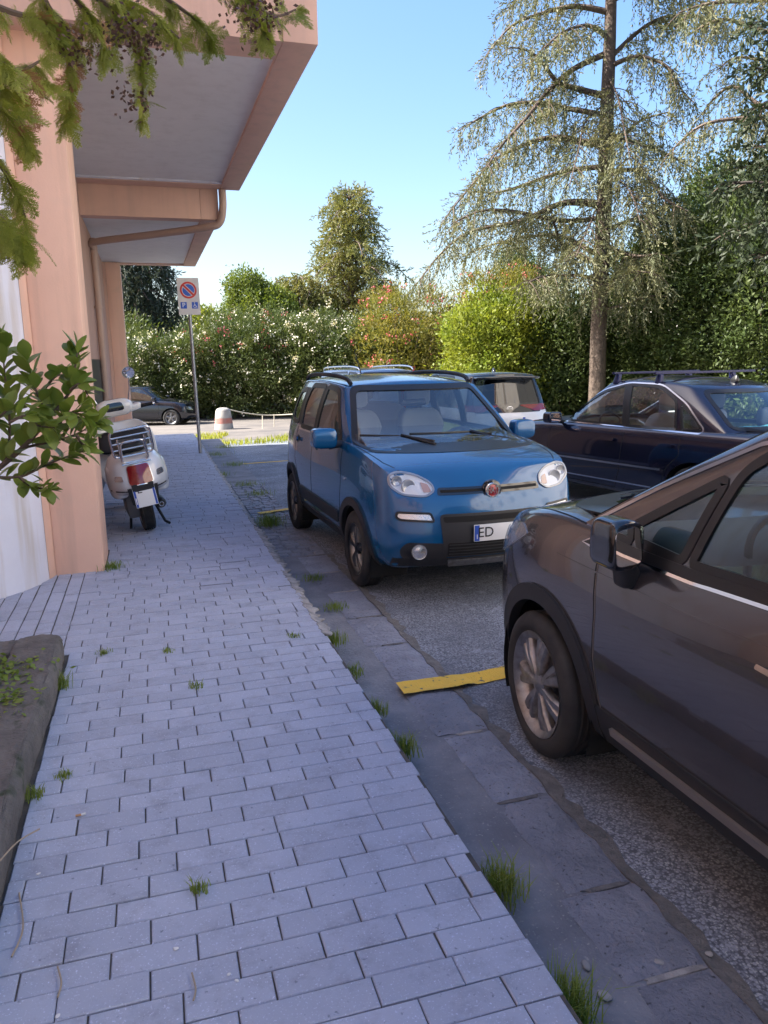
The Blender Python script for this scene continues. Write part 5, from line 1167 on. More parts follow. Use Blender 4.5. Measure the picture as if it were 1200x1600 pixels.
# ---------------------------------------------------------------- pale house behind the trees
hp_ = at(1110, 560, d=47); hs = empty('pale_house', (hp_.x, hp_.y, zg(40))); tag(hs, 'pale house glimpsed behind the cedar trunk', 'house')
box('wall', -5, 5, -4, 4, -.1, 5.6, MATS['house_wall'] if 'house_wall' in MATS else pm('house_wall', (.55, .52, .50), .9, col2=(.48, .45, .43), sc=.6), hs)
prism('roof', [(-4.5, 5.6), (4.5, 5.6), (4.3, 5.85), (-4.3, 5.85)], -5.4, 5.4, pm('roof_tile', (.32, .29, .27), .9), hs, 'YZ')
for wx in (-3.4, -1.1, 1.2, 3.4):
    for z0 in (1.0, 3.6):
        f = box('window', wx-.5, wx+.5, -4.04, -3.99, z0, z0+1.4, MATS['sign_white'], hs); box('pane', wx-.42, wx+.42, -4.06, -4.03, z0+.08, z0+1.32, MATS['door_dark'], f)
cp0, cp1 = at(560, 480, d=62), at(800, 432, d=55)
tag(tube('overhead_cable', spline([cp0+(cp0-cp1)*.6, cp0, (cp0+cp1)/2-Vector((0, 0, .25)), cp1, cp1+(cp1-cp0)*1.2], 5), .022, MATS['black_trim'], None, 5), 'thin overhead cable crossing the gap between the conifers', 'cable')
# ---------------------------------------------------------------- white scooter
pm('vinyl_black', (.012, .012, .013), .5, bmp=.2, bsc=200, bdist=.001, coord='Object'); pm('engine_grey', (.16, .16, .165), .5, .6)
def scooter():
    r = empty('white_scooter', (-.085, 7.84, SWZ), 0); r.rotation_euler = (R_(-9), 0, R_(96))
    tag(r, 'white retro scooter with chrome rear rack parked against the building', 'scooter')
    Wm = MATS['cream_white']; K = MATS['vinyl_black']
    xs = [-.40, -.30, -.10, .18, .42, .58]; hw = [.17, .255, .295, .285, .20, .13]; zb = [.50, .425, .39, .39, .42, .46]; zt = [.73, .785, .81, .81, .78, .70]
    V, F, _ = lattice(6, 5, 5, lambda i, j, k: (xs[i]-(.05 if i == 0 else 0)*(1-abs(j-2)/2)+(.05*(k-2)*.4 if i == 0 else 0), hw[i]*[-1, -.6, 0, .6, 1][j]*[.86, 1.0, 1.0, .90, .66][k], zb[i]+(zt[i]-zb[i])*[0, .2, .5, .8, 1][k]))
    body = lat_mesh(V, F, 3); bvh = make_bvh([body]); link('body', body, Wm, r, 60)
    for s in (1, -1):
        V, F, _ = lattice(5, 3, 4, lambda i, j, k: (-.18+[-.12, -.02, .14, .30, .42][i], s*([.15, .23, .285][j]*[.75, .95, 1, .95, .8][i]), .40+[0, .10, .22, .31][k]*[.8, 1, 1, .95, .7][i]))
        link('side_cowl', lat_mesh(V, F, 2), Wm, r, 60)
        panel('rear_indicator', bvh, [(s*a, b) for a, b in rounded([(.15, .575), (.225, .585), (.215, .635), (.155, .63)], .015)], 'x', -1, MATS['lamp_silver'], r, off=.006, th=.01, step=.03)
        strip('cowl_trim', bvh, [(s*.13, .48), (s*.27, .49)], 'x', -1, .012, K, r, off=.004, th=.006, closed=False)
    tl = panel('tail_lamp', bvh, rounded([(-.105, .535), (.105, .535), (.095, .705), (-.095, .705)], .03), 'x', -1, MATS['red_lens'], r, off=.012, th=.02, step=.03, bulge=.012)
    strip('lamp_surround', bvh, rounded([(-.105, .535), (.105, .535), (.095, .705), (-.095, .705)], .03), 'x', -1, .012, MATS['chrome_dim'], tl, off=.010, th=.012, step=.03)
    plate(r, (-.475, 0, .43), math.pi, .20, .215, R_(-12), chars='E', rows=[('E', -.04, .055, .10)])
    prism('plate_holder', [(-.09, .32), (.09, .32), (.10, .54), (-.10, .54)], -.472, -.455, K, r, 'YZ')
    prism('mudguard', [(-.12, .34), (.12, .34), (.14, .52), (-.14, .52)], -.44, -.30, K, r, 'YZ', .01)
    wheel(r, (0, 0, .235), .235, .13, 1, dict(n=5, arms=[(0, .05, .07, 1)], rot=90), rimr=.155)
    wheel(r, (1.33, 0, .235), .235, .12, 1, dict(n=5, arms=[(0, .05, .07, 1)], rot=90), rimr=.155)
    box('engine', -.12, .35, -.06, .17, .16, .42, MATS['engine_grey'], r, .04)
    tube('silencer', [(-.22, -.145, .27), (-.19, -.145, .27), (.12, -.15, .25), (.28, -.13, .24)], [.035, .05, .055, .03], K, r, 16)
    lathe('silencer_tip', [(.018, 0), (.024, 0), (.024, .04), (.018, .04)], MATS['chrome_dim'], r, 12, 'X').location = (-.26, -.145, .27)
    V, F = [], []
    tube_vf([(.25, .10, .28), (.12, .17, .02)], .014, 8, V, F); tube_vf([(.25, -.10, .28), (.12, -.17, .02)], .014, 8, V, F); tube_vf([(.12, .17, .02), (.04, .20, .005)], .014, 8, V, F); tube_vf([(.12, -.17, .02), (.04, -.20, .005)], .014, 8, V, F)
    link('centre_stand', mk(V, F), K, r, 60)
    V, F, _ = lattice(6, 4, 3, lambda i, j, k: ([-.22, -.12, .08, .28, .46, .56][i], [-.5, -.3, .3, .5][j]*[.22, .30, .34, .32, .26, .18][i]*[.95, 1, .75][k], [.775, .82, .875][k]+[.03, .035, .01, -.01, .0, -.005][i]))
    link('seat', lat_mesh(V, F, 2), K, r, 180)
    # chrome rack folded up behind the seat
    def rk(y, z): return (-.34-.36*(z-.74), y, z)
    V, F = [], []
    ring = rounded([(-.18, .80), (.18, .80), (.18, 1.05), (-.18, 1.05)], .05, 5)
    pr = [rk(a, b) for a, b in ring]; tube_vf(pr+[pr[0], pr[1]], .011, 8, V, F)
    for z in (.87, .93, .99): tube_vf([rk(-.18, z), rk(.18, z)], .0075, 8, V, F)
    ring = rounded([(-.12, .74), (.12, .74), (.10, .94), (-.10, .94)], .04, 5); pr = [Vector(rk(a, b))+Vector((-.03, 0, 0)) for a, b in ring]; tube_vf(pr+[pr[0], pr[1]], .009, 8, V, F)
    for y in (-.12, .12): tube_vf([rk(y, .97), (-.36, y, .76), (-.22, y*.8, .77)], .009, 8, V, F)
    tube_vf([(-.40, -.13, .73), (-.40, .13, .73)], .008, 8, V, F)
    link('luggage_rack', mk(V, F), MATS['chrome'], r, 60)
    # leg shield, floor, front
    V, F, _ = lattice(3, 6, 6, lambda i, j, k: (.80+[0, .02, .05][i]+.04*k/5*3+.06*(1-(abs(j-2.5)/2.5)**2), [-.335, -.24, -.08, .08, .24, .335][j]*[.62, .85, .98, 1, .95, .6][k], [.30, .42, .58, .76, .92, 1.02][k]))
    link('leg_shield', lat_mesh(V, F, 2), Wm, r, 60)
    V, F, _ = lattice(3, 4, 3, lambda i, j, k: (.77+[-.05, 0, .05][i]+.05*k, [-.26, -.12, .12, .26][j], [.72, .82, .94][k])); link('glove_box', lat_mesh(V, F, 2), K, r, 60)
    box('floorboard', .45, .86, -.19, .19, .27, .33, K, r, .02)
    V, F, _ = lattice(5, 4, 3, lambda i, j, k: (1.33+[-.27, -.16, 0, .16, .27][i], [-.1, -.06, .06, .1][j]*[.5, .9, 1, .9, .5][i], .33+[0, .10, .16][k]+[-.10, .0, .03, .0, -.10][i])); link('front_mudguard', lat_mesh(V, F, 2), Wm, r, 180)
    tube('fork', [(1.33, .07, .24), (1.12, .05, .70), (1.02, 0, 1.0)], .03, K, r)
    V, F, _ = lattice(5, 5, 4, lambda i, j, k: (.98+[-.10, -.05, .03, .11, .16][i]*[.8, 1, 1, .7][k], [-.20, -.10, 0, .10, .20][j]*[.7, 1, 1, .6][k]*[.8, 1, 1, .9, .6][i], 1.08+[0, .06, .13, .18][k]))
    hs_ = lat_mesh(V, F, 2); hb = make_bvh([hs_]); link('headset', hs_, Wm, r, 60)
    panel('instrument', hb, rounded([(-.10, 1.14), (.10, 1.14), (.08, 1.225), (-.08, 1.225)], .03), 'x', -1, MATS['black_gloss'], r, off=.004, th=.006, step=.03)
    for s in (1, -1):
        V, F, _ = lattice(3, 3, 3, lambda i, j, k: (.97+[-.05, 0, .05][i], s*[.12, .20, .28][j], 1.13+[-.035, 0, .04][k]+.01*j)); link('handlebar_cover', lat_mesh(V, F, 2), Wm, r, 180)
        g = tube('grip', [(.95, s*.26, 1.14), (.92, s*.40, 1.145)], .019, K, r, 12); lathe('grip_end', [(0, -.012), (.02, -.010), (.022, .01)], MATS['chrome'], g, 12, 'Y').location = (.918, s*.405, 1.145)
        tube('brake_lever', spline([(.985, s*.24, 1.14), (.985, s*.32, 1.13), (.965, s*.42, 1.13)], 4), .008, MATS['chrome'], r, 8)
        tube('mirror_stalk', [(.96, s*.15, 1.20), (.95, s*.20, 1.36), (.94, s*.215, 1.46)], .007, MATS['chrome'], r, 8)
        mi = lathe('mirror', [(0, .014), (.05, .010), (.065, .0), (.066, -.006)], MATS['cream_white'], r, 24, 'X'); mi.location = (.94, s*.225, 1.51); mi.rotation_euler = (0, R_(-14), R_(-4))
        lathe('mirror_glass', [(0, -.007), (.060, -.007)], MATS['mirror'], mi, 24, 'X')
    return r
scooter()
# ---------------------------------------------------------------- vegetation
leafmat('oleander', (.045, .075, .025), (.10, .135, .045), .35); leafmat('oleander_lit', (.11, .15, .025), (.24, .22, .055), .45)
leafmat('bright_leaf', (.13, .20, .022), (.25, .30, .05), .45); leafmat('laurel_mid', (.065, .10, .03), (.13, .17, .055), .35); leafmat('laurel_dark', (.04, .07, .022), (.085, .125, .038), .3); leafmat('cedar_dark', (.035, .055, .04), (.07, .09, .06), .2)
leafmat('round_leaf', (.08, .125, .025), (.15, .20, .04), .45); leafmat('cedar_needle', (.11, .13, .075), (.19, .20, .115), .27); leafmat('deodar_needle', (.13, .155, .05), (.23, .235, .085), .35)
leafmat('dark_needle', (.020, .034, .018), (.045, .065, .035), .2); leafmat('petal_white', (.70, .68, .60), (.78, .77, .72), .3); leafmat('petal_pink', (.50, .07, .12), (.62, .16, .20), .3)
leafmat('thuja_green', (.14, .21, .035), (.29, .35, .08), .45); leafmat('thuja_brown', (.26, .13, .075), (.38, .22, .13), .3); leafmat('cone_brown', (.05, .03, .022), (.09, .05, .035), .1)
leafmat('citrus_leaf', (.10, .18, .03), (.20, .28, .07), .35, .32, 6)
pm('bark', (.12, .085, .065), .9, col2=(.21, .155, .12), sc=9, bmp=1, bsc=22, bdist=.04); pm('twig_bark', (.10, .07, .05), .9); pm('bark_cedar', (.085, .06, .048), .9, col2=(.15, .11, .085), sc=9, bmp=1, bsc=22, bdist=.04); pm('bark_dark', (.05, .04, .035), .9)
def unit(a): return a/np.maximum(np.linalg.norm(a, axis=-1, keepdims=True), 1e-9)
def rnd_unit(n): return unit(rng.normal(size=(n, 3)))
def leaf_me(P, D, L, W_, nrm=None, cup=0.):
    n = len(P); D = unit(D); Nn = rnd_unit(n) if nrm is None else unit(nrm+.5*rng.normal(size=(n, 3)))
    Sd = unit(np.cross(D, Nn)); L = (L*rng.uniform(.65, 1.25, n))[:, None]; W2 = (W_*rng.uniform(.7, 1.2, n))[:, None]*.5
    V = np.stack([P, P+D*L*.5+Sd*W2, P+D*L, P+D*L*.5-Sd*W2], 1).reshape(-1, 3)
    me = bpy.data.meshes.new('leaves'); me.vertices.add(4*n); me.vertices.foreach_set('co', V.ravel()); me.loops.add(4*n); me.loops.foreach_set('vertex_index', np.arange(4*n, dtype=np.int32))
    me.polygons.add(n); me.polygons.foreach_set('loop_start', np.arange(0, 4*n, 4, dtype=np.int32)); me.polygons.foreach_set('loop_total', np.full(n, 4, dtype=np.int32))
    me.update(calc_edges=True); a = me.attributes.new('rnd', 'FLOAT', 'FACE'); a.data.foreach_set('value', rng.random(n).astype(np.float32)); return me
def shrub(name, label, c, rx, ry, h, mat, ncl=500, per=26, leaf=(.13, .035), clr=.28, flowers=None, group=None, boxy=.75, cat='shrub', stems=7, zlow=.08, dens_in=.25, up=.4, skirt=True):
    """crown of leaf clumps on a lobed dome, c = point on the ground"""
    root = empty(name, (c[0], c[1], c[2])); tag(root, label, cat, group)
    d = rnd_unit(ncl*3); d = d[d[:, 2] > -.75][:ncl]; n = len(d)
    lob = 1+.16*np.sin(d[:, 0]*5+c[0]*3)*np.cos(d[:, 1]*6+c[1])+.10*np.sin(d[:, 2]*9+c[0]*2)+rng.normal(0, .05, n)
    q = np.sign(d)*np.abs(d)**boxy
    rr = rng.uniform(.78, 1.0, n)**.6*lob
    zc = h*(.5+zlow/2)
    C = np.stack([q[:, 0]*rx*rr, q[:, 1]*ry*rr, zc+q[:, 2]*(h*(1-zlow)/2)*rr], -1); C[:, 2] = np.maximum(C[:, 2], .05)
    k = rng.integers(int(per*.5), int(per*1.5), n); idx = np.repeat(np.arange(n), k); m = len(idx)
    P = C[idx]+rng.normal(0, clr*.55, (m, 3)); D = unit(d[idx]*.8+rnd_unit(m)*.9+np.array([0, 0, up])); nm = d[idx]*.5+np.array([0, 0, .6])
    ni = int(m*dens_in); Pi = np.stack([rng.uniform(-.75, .75, ni)*rx, rng.uniform(-.75, .75, ni)*ry, rng.uniform(.03, .85, ni)*h], -1)
    sc = np.concatenate([np.ones(m), np.full(ni, 1.8)])
    P = np.concatenate([P, Pi]); D = np.concatenate([D, rnd_unit(ni)]); nm = np.concatenate([nm, rnd_unit(ni)])
    P[:, 2] = np.maximum(P[:, 2], .03)
    link('foliage', leaf_me(P, D, leaf[0]*sc, leaf[1]*sc, nm), MATS[mat], root)['kind'] = 'stuff'
    V, F = [], []
    for s in range(stems):
        a = 2*math.pi*s/stems; tube_vf(spline([(.15*rx*math.cos(a), .15*ry*math.sin(a), -.05), (.3*rx*math.cos(a), .3*ry*math.sin(a), h*.35), (.6*rx*math.cos(a+.3), .6*ry*math.sin(a+.3), h*.75)], 3), list(np.linspace(.035, .012, 7)), 5, V, F)
    link('stems', mk(V, F), MATS['bark'], root, 60)
    for fm, nf, per_f, sz, zmin in (flowers or []):
        j = rng.integers(0, n, nf); j = j[C[j, 2] > zmin*h]; kk = np.repeat(j, per_f); o_ = d[kk]*np.array([clr, clr, clr])*.9
        P = C[kk]+o_+rng.normal(0, .07, (len(kk), 3)); link('white_flowers' if 'white' in fm else 'pink_flowers', leaf_me(P, unit(rnd_unit(len(kk))+d[kk]*.3), np.full(len(kk), sz), np.full(len(kk), sz*.9), d[kk]), MATS[fm], root)['kind'] = 'stuff'
    return root
gz = lambda y: zg(y)
# flowering hedge, each oleander a plant of its own
OL = [(200, 33.5, 1.35, 1.9, 3.3, 'oleander', [('petal_white', 150, 7, .075, .15)], 'white oleander at the left end of the hedge, behind the dark hatchback'),
      (255, 33.2, 1.3, 1.9, 3.2, 'oleander', [('petal_white', 210, 7, .075, .15)], 'white oleander in the hedge just left of the sign pole'),
      (312, 33.0, 1.3, 1.8, 3.5, 'oleander', [('petal_white', 120, 7, .075, .2), ('petal_pink', 25, 6, .07, .5)], 'oleander right behind the sign pole, mostly white with a few pink blooms'),
      (372, 32.8, 1.35, 1.8, 4.05, 'oleander', [('petal_pink', 75, 7, .075, .55), ('petal_white', 60, 6, .07, .1)], 'pink-topped oleander behind the concrete bollard'),
      (432, 32.6, 1.35, 1.8, 4.1, 'oleander', [('petal_white', 120, 7, .075, .3), ('petal_pink', 18, 6, .07, .6)], 'tall white oleander right of the pink-topped one'),
      (490, 32.3, 1.3, 1.8, 4.0, 'oleander', [('petal_white', 200, 7, .08, .2)], 'white oleander above the rear corner of the blue car'),
      (545, 32.0, 1.3, 1.8, 3.9, 'oleander', [('petal_white', 130, 7, .075, .3)], 'white oleander directly behind the blue car roof'),
      (600, 31.5, 1.3, 1.7, 3.8, 'oleander', [('petal_white', 30, 6, .07, .4), ('petal_pink', 25, 6, .07, .5)], 'sparse-flowered oleander behind the silver car'),
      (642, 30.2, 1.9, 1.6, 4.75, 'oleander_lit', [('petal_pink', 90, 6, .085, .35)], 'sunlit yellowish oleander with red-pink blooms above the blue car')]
for (u_, d_, rx, ry, h, mt, fl, lb) in OL:
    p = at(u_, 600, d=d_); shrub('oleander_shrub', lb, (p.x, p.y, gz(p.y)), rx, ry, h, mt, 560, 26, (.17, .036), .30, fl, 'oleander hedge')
p = at(782, 600, d=27.0); shrub('bright_shrub', 'bright yellow-green leafy shrub behind the white hatchback', (p.x, p.y, gz(p.y)), 1.85, 1.6, 4.2, 'bright_leaf', 620, 30, (.15, .07), .30, None, None, .85)
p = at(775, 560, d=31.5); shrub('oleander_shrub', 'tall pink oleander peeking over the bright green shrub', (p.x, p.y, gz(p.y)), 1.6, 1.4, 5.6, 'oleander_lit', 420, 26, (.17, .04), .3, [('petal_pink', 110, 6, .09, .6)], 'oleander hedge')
p = at(885, 600, d=27.5); shrub('laurel_shrub', 'dark shrub left of the cedar trunk', (p.x, p.y, gz(p.y)), 1.7, 1.6, 4.3, 'laurel_dark', 520, 26, (.15, .06), .3)
for (u_, d_, rx, h, lb) in ((1012, 28, 1.9, 5.6, 'tall dark laurel right of the cedar trunk, leftmost of three'), (1095, 26.5, 2.2, 6.5, 'tall dark laurel behind the navy saloon, middle of three'), (1200, 25, 2.4, 6.7, 'tall dark laurel at the right edge of the picture, rightmost of three')):
    p = at(u_, 600, d=d_); shrub('tall_laurel', lb, (p.x, p.y, gz(p.y)), rx, 1.8, h, 'laurel_dark' if u_ != 1000 else 'laurel_mid' if 'laurel_mid' in MATS else 'laurel_dark', 900, 30, (.13, .055), .32, None, 'tall laurels on the right', .7)
# shrubs that close the view low down
for (u_, d_, rx, h, lb) in ((935, 33, 2.2, 3.6, 'dark shrub behind the cedar trunk'), (700, 34, 2.3, 3.6, 'dark green shrub between the two sunlit oleanders'), (835, 33, 2.0, 3.8, 'dark green shrub behind the bright green one'), (150, 36, 2.6, 4.2, 'dark shrub beyond the building end')):
    p = at(u_, 600, d=d_); shrub('background_shrub', lb, (p.x, p.y, gz(p.y)), rx, 1.6, h, 'oleander', 420, 26, (.18, .07), .35)
def broadleaf(name, label, c, h, cr, ch, mat, trunk_r=.16, ncl=700, per=28, leaf=(.16, .09), lobes=9, group=None):
    root = empty(name, c); tag(root, label, 'tree', group)
    V, F = tube_vf(spline([(0, 0, -.1), (.05, .03, h*.3), (-.05, .1, h*.6), (.05, 0, h*.85)], 4), list(np.linspace(trunk_r, .04, 13)), 8)
    link('trunk', mk(V, F), MATS['bark'], root, 60)
    L = []
    for i in range(lobes):
        a = 2*math.pi*i/lobes*1.7; f = (i+.5)/lobes; L.append((cr*.55*math.cos(a)*(1-.5*f), cr*.55*math.sin(a)*(1-.5*f), h-ch+ch*(.25+.6*f), cr*(.55-.15*f)))
    V, F = [], []
    for x, y, z, r_ in L: tube_vf(spline([(0, 0, h*.35), (x*.4, y*.4, (h*.4+z)/2), (x, y, z)], 3), list(np.linspace(.07, .02, 7)), 5, V, F)
    link('limbs', mk(V, F), MATS['bark'], root, 60)
    n = ncl; li = rng.integers(0, lobes, n); LL = np.array(L); d = rnd_unit(n); C = LL[li, :3]+d*(LL[li, 3]*rng.uniform(.75, 1.05, n))[:, None]
    idx = np.repeat(np.arange(n), per); m = len(idx); P = C[idx]+rng.normal(0, .17, (m, 3)); D = unit(d[idx]*.6+rnd_unit(m)+np.array([0, 0, .2]))
    link('crown', leaf_me(P, D, np.full(m, leaf[0]), np.full(m, leaf[1]), d[idx]*.5+np.array([0, 0, .6])), MATS[mat], root); return root
p = at(408, 560, d=41); broadleaf('round_tree', 'round-crowned green tree rising behind the pink oleander', (p.x, p.y, gz(p.y)), 6.6, 2.3, 4.6, 'round_leaf', ncl=900)
p = at(332, 560, d=42); broadleaf('small_tree', 'small yellow-green tree just right of the sign pole', (p.x, p.y, gz(p.y)), 4.9, 1.3, 2.8, 'bright_leaf', .1, 420)
p = at(265, 560, d=44); broadleaf('small_tree', 'small dark tree between the building and the sign', (p.x, p.y, gz(p.y)), 4.6, 1.6, 3.0, 'round_leaf', .1, 420)
p = at(820, 560, d=44); broadleaf('background_tree', 'olive-brown tree between the cedar limbs and the bright shrub', (p.x, p.y, gz(p.y)), 8.0, 2.6, 5.5, 'oleander', .2, 700)
p = at(1150, 560, d=30); broadleaf('background_tree', 'dark tree above the laurels at the right edge', (p.x, p.y, gz(p.y)), 8.5, 3.0, 6.0, 'laurel_dark', .2, 900)

def conifer(name, label, base, trunk, tr, limbs, mat, sub_len=1.3, sub_gap=.32, twig=.5, tuft=(.15, .05), hang=.9, start=.22, group=None, bark='bark', tgap=.06, thick=1.0, dens=.085):
    """limbs: world polylines; every limb bears side branches, drooping twigs and needle tufts"""
    root = empty(name, base); tag(root, label, 'tree', group); B = Vector(base)
    V, F = tube_vf([p-B for p in trunk], tr, 12); link('trunk', mk(V, F), MATS[bark], root, 60)
    V, F = [], []; TV, TF = [], []; P = []; D = []
    for lp, r0 in limbs:
        path = spline(lp, 5); n = len(path); tube_vf([q-B for q in path], list(np.linspace(r0, .015, n)), 6, V, F)
        ln = [0]
        for a, b in zip(path, path[1:]): ln.append(ln[-1]+(b-a).length)
        tot = ln[-1]; s = tot*start; side = 1
        while s < tot:
            i = max(0, min(n-2, int(np.searchsorted(ln, s))-1)); t = (s-ln[i])/max(1e-6, ln[i+1]-ln[i]); o = path[i].lerp(path[i+1], t); dr = (path[i+1]-path[i]).normalized()
            sd = dr.cross(Vector((0, 0, 1))); sd = sd.normalized() if sd.length > .1 else Vector((1, 0, 0))
            f = s/tot; L = sub_len*(1-.55*f)*random.uniform(.5, 1.15)
            dd = (dr*random.uniform(.3, .8)+sd*side*random.uniform(.5, 1)+Vector((0, 0, random.uniform(-.25, .25)))).normalized()
            m = 5; pts = []
            for q in range(m+1):
                g = q/m; pts.append(o+dd*L*g+Vector((0, 0, -hang*.55*L*g*g)))
            tube_vf([q-B for q in pts], list(np.linspace(.018*thick, .005, m+1)), 3, TV, TF, False)
            a = np.array([q[:] for q in pts])
            # twigs along the side branch
            nt = max(2, int(L/dens))
            for q in range(nt):
                g = (q+random.random())/nt; k = min(m-1, int(g*m)); o2 = a[k]+(a[k+1]-a[k])*(g*m-k); tl = twig*random.uniform(.4, 1.1)
                cur = random.random() < .34*hang; tl *= 1.5 if cur else 1; d2 = (np.array(dd)*.2+rng.normal(0, .18, 3)+np.array([0, 0, -1.])) if cur else np.array(dd)*.6+rng.normal(0, .5, 3)+np.array([0, 0, -hang*random.uniform(.1, .6)]); d2 /= np.linalg.norm(d2)
                c = max(2, int(tl/tgap)); g2 = np.linspace(0.05, 1, c)[:, None]
                P.append(o2+d2*tl*g2+np.array([0, 0, -.25*hang*tl])*g2**2); D.append(np.tile(d2, (c, 1))+rng.normal(0, .42, (c, 3)))
            s += sub_gap*random.uniform(.6, 1.4); side = -side
    link('limbs', mk(V, F), MATS[bark], root, 60); link('branchlets', mk(TV, TF), MATS['twig_bark'], root)['kind'] = 'stuff'
    P = np.concatenate(P)-np.array(base); D = np.concatenate(D); n = len(P)
    P2 = np.concatenate([P, P]); D2 = np.concatenate([D, D+rng.normal(0, .4, (n, 3))])
    link('crown', leaf_me(P2, D2, np.full(2*n, tuft[0]), np.full(2*n, tuft[1])), MATS[mat], root)['kind'] = 'stuff'; print('TUFTS', name, 2*n); return root, n
# big cedar
CD = 25.0
def cp(u_, v_, dd=0): return at(u_, v_, d=CD+dd)
trunk = [cp(931, 655), cp(933, 600), cp(936, 500), cp(940, 400), cp(945, 300), cp(948, 180), cp(953, 60), cp(957, -80), cp(960, -240)]
LB = [([(944, 150), (900, 138), (871, 128), (845, 95), (822, 78), (796, 74)], -1.5, .13), ([(944, 85), (891, 111), (850, 150), (823, 184), (784, 227), (760, 262)], -2.5, .13),
      ([(943, 225), (910, 222), (875, 215), (837, 220), (779, 246), (741, 285), (700, 335)], -2, .16), ([(942, 320), (905, 316), (871, 320), (813, 345), (736, 362), (690, 395), (650, 445)], -1, .17),
      ([(939, 412), (905, 401), (880, 385), (866, 350), (862, 330)], -1.2, .12), ([(939, 400), (900, 380), (871, 367), (813, 372), (760, 385), (726, 400)], 1.5, .12),
      ([(950, 105), (980, 92), (1007, 89), (1045, 106), (1065, 140), (1084, 160)], -1, .10), ([(950, 95), (987, 58), (1031, 29), (1084, 24), (1130, 40)], 1, .11),
      ([(945, 360), (987, 343), (1020, 335), (1045, 310)], 1.2, .10), ([(945, 270), (997, 266), (1022, 290), (1040, 312), (1075, 330)], -2, .10), ([(948, 220), (975, 210), (1002, 188), (1045, 175)], -1, .09),
      ([(937, 485), (968, 478), (1007, 464), (1030, 462)], -1, .07), ([(937, 440), (915, 432), (891, 430), (850, 432), (825, 442)], -3, .09), ([(942, 300), (930, 330), (915, 365), (900, 400)], -3.2, .10),
      ([(948, 160), (915, 190), (905, 230), (890, 290)], -3, .10), ([(950, 120), (965, 150), (975, 200), (985, 250)], -3, .10), ([(943, 250), (955, 270), (985, 300), (1000, 345)], -3, .10),
      ([(955, 20), (900, 10), (850, 20), (800, 40), (765, 80)], -1, .12), ([(955, -30), (890, -40), (830, -20), (790, 20)], 1, .12), ([(955, 0), (1010, -20), (1070, -10), (1120, 20)], -1, .12),
      ([(950, 60), (920, 40), (880, 50), (850, 75)], -2.8, .10), ([(957, -60), (920, -80), (870, -60), (830, -30)], -2, .10), ([(957, -80), (1000, -90), (1050, -60)], -2, .10), ([(948, 180), (890, 170), (840, 160), (790, 165), (740, 190), (715, 205)], 1.5, .12),
      ([(945, 260), (880, 268), (830, 285), (780, 300), (735, 300)], 2.0, .12), ([(942, 340), (880, 345), (800, 330), (750, 330), (705, 350)], -3.0, .12), ([(946, 210), (1000, 225), (1040, 240), (1080, 262)], 2, .1), ([(938, 450), (960, 440), (985, 425), (1010, 425)], -2.5, .07), ([(940, 380), (975, 395), (1000, 400), (1030, 395)], -2.5, .08)]
LB += [([(957, v_), (957+sg*40, v_-25), (957+sg*w_*.7, v_-15), (957+sg*w_, v_+15)], dd, .07) for v_, w_, sg, dd in ((-110, 150, -1, 1.5), (-120, 140, 1, -1), (-150, 120, -1, -2), (-155, 110, 1, 2), (-185, 85, -1, 1), (-190, 80, 1, -1.5), (-212, 55, -1, 0), (-215, 50, 1, .5))]
limbs = []
for pts, dd, r0 in LB:
    m = len(pts)-1; limbs.append(([cp(u_, v_, dd*(i/m)) for i, (u_, v_) in enumerate(pts)], .03 if dd <= -2.8 and abs(pts[0][0]-pts[-1][0]) < 70 else r0*.75))
base = trunk[0].copy(); base.z = gz(base.y)
_, n1 = conifer('cedar_tree', 'large open cedar with grey-green drooping branches on the right', base, trunk, [.27, .25, .24, .23, .22, .20, .17, .14, .06], limbs, 'cedar_needle', 1.3, .19, .48, (.125, .028), 1.0, .16, thick=1.0, dens=.058, bark='bark_cedar', tgap=.05)
# second cedar, trunk outside the frame, limbs reaching in from the right
CD = 23.0
trunk2 = [cp(1330, 640), cp(1330, 300), cp(1330, 0), cp(1330, -200)]
LB2 = [([(1330, 200), (1260, 190), (1190, 184), (1127, 188), (1084, 203), (1040, 245)], .09, -1), ([(1330, 160), (1250, 170), (1190, 165), (1147, 135), (1115, 155), (1098, 180)], .09, 1), ([(1330, 60), (1260, 40), (1200, 50), (1130, 30), (1075, 55)], .1, 0), ([(1330, 20), (1260, -10), (1180, 0), (1110, 5), (1060, 20)], .1, -1.5),
       ([(1330, 110), (1260, 100), (1200, 95), (1150, 90), (1120, 110)], .08, 1.5), ([(1330, -60), (1250, -70), (1170, -50), (1110, -30)], .1, 0)]
limbs = [([cp(u_, v_, dd*(i/(len(p_)-1))) for i, (u_, v_) in enumerate(p_)], r0) for p_, r0, dd in LB2]; base = trunk2[0].copy(); base.z = gz(base.y)
conifer('cedar_tree', 'cedar outside the frame whose drooping boughs reach in at upper right', base, [base]+trunk2[1:], [.3, .26, .2, .1], limbs, 'cedar_needle', 1.25, .18, .48, (.125, .028), 1.05, .2, dens=.065, tgap=.05)
CD = 17.5
LB3 = [([(1360, 330), (1280, 315), (1220, 290), (1165, 285), (1120, 292)], .07, 0), ([(1360, 260), (1290, 240), (1230, 235), (1170, 225)], .07, 1), ([(1360, 180), (1290, 160), (1230, 150), (1175, 170)], .07, -1), ([(1360, 120), (1290, 100), (1230, 95), (1185, 110)], .06, 0), ([(1360, 390), (1280, 370), (1220, 345), (1170, 350), (1130, 365)], .07, -1), ([(1360, 440), (1290, 420), (1230, 400), (1180, 400)], .06, 1), ([(1360, 60), (1290, 50), (1230, 40), (1190, 40)], .06, 0), ([(1360, 300), (1280, 280), (1215, 262), (1155, 262)], .06, 1.5)]
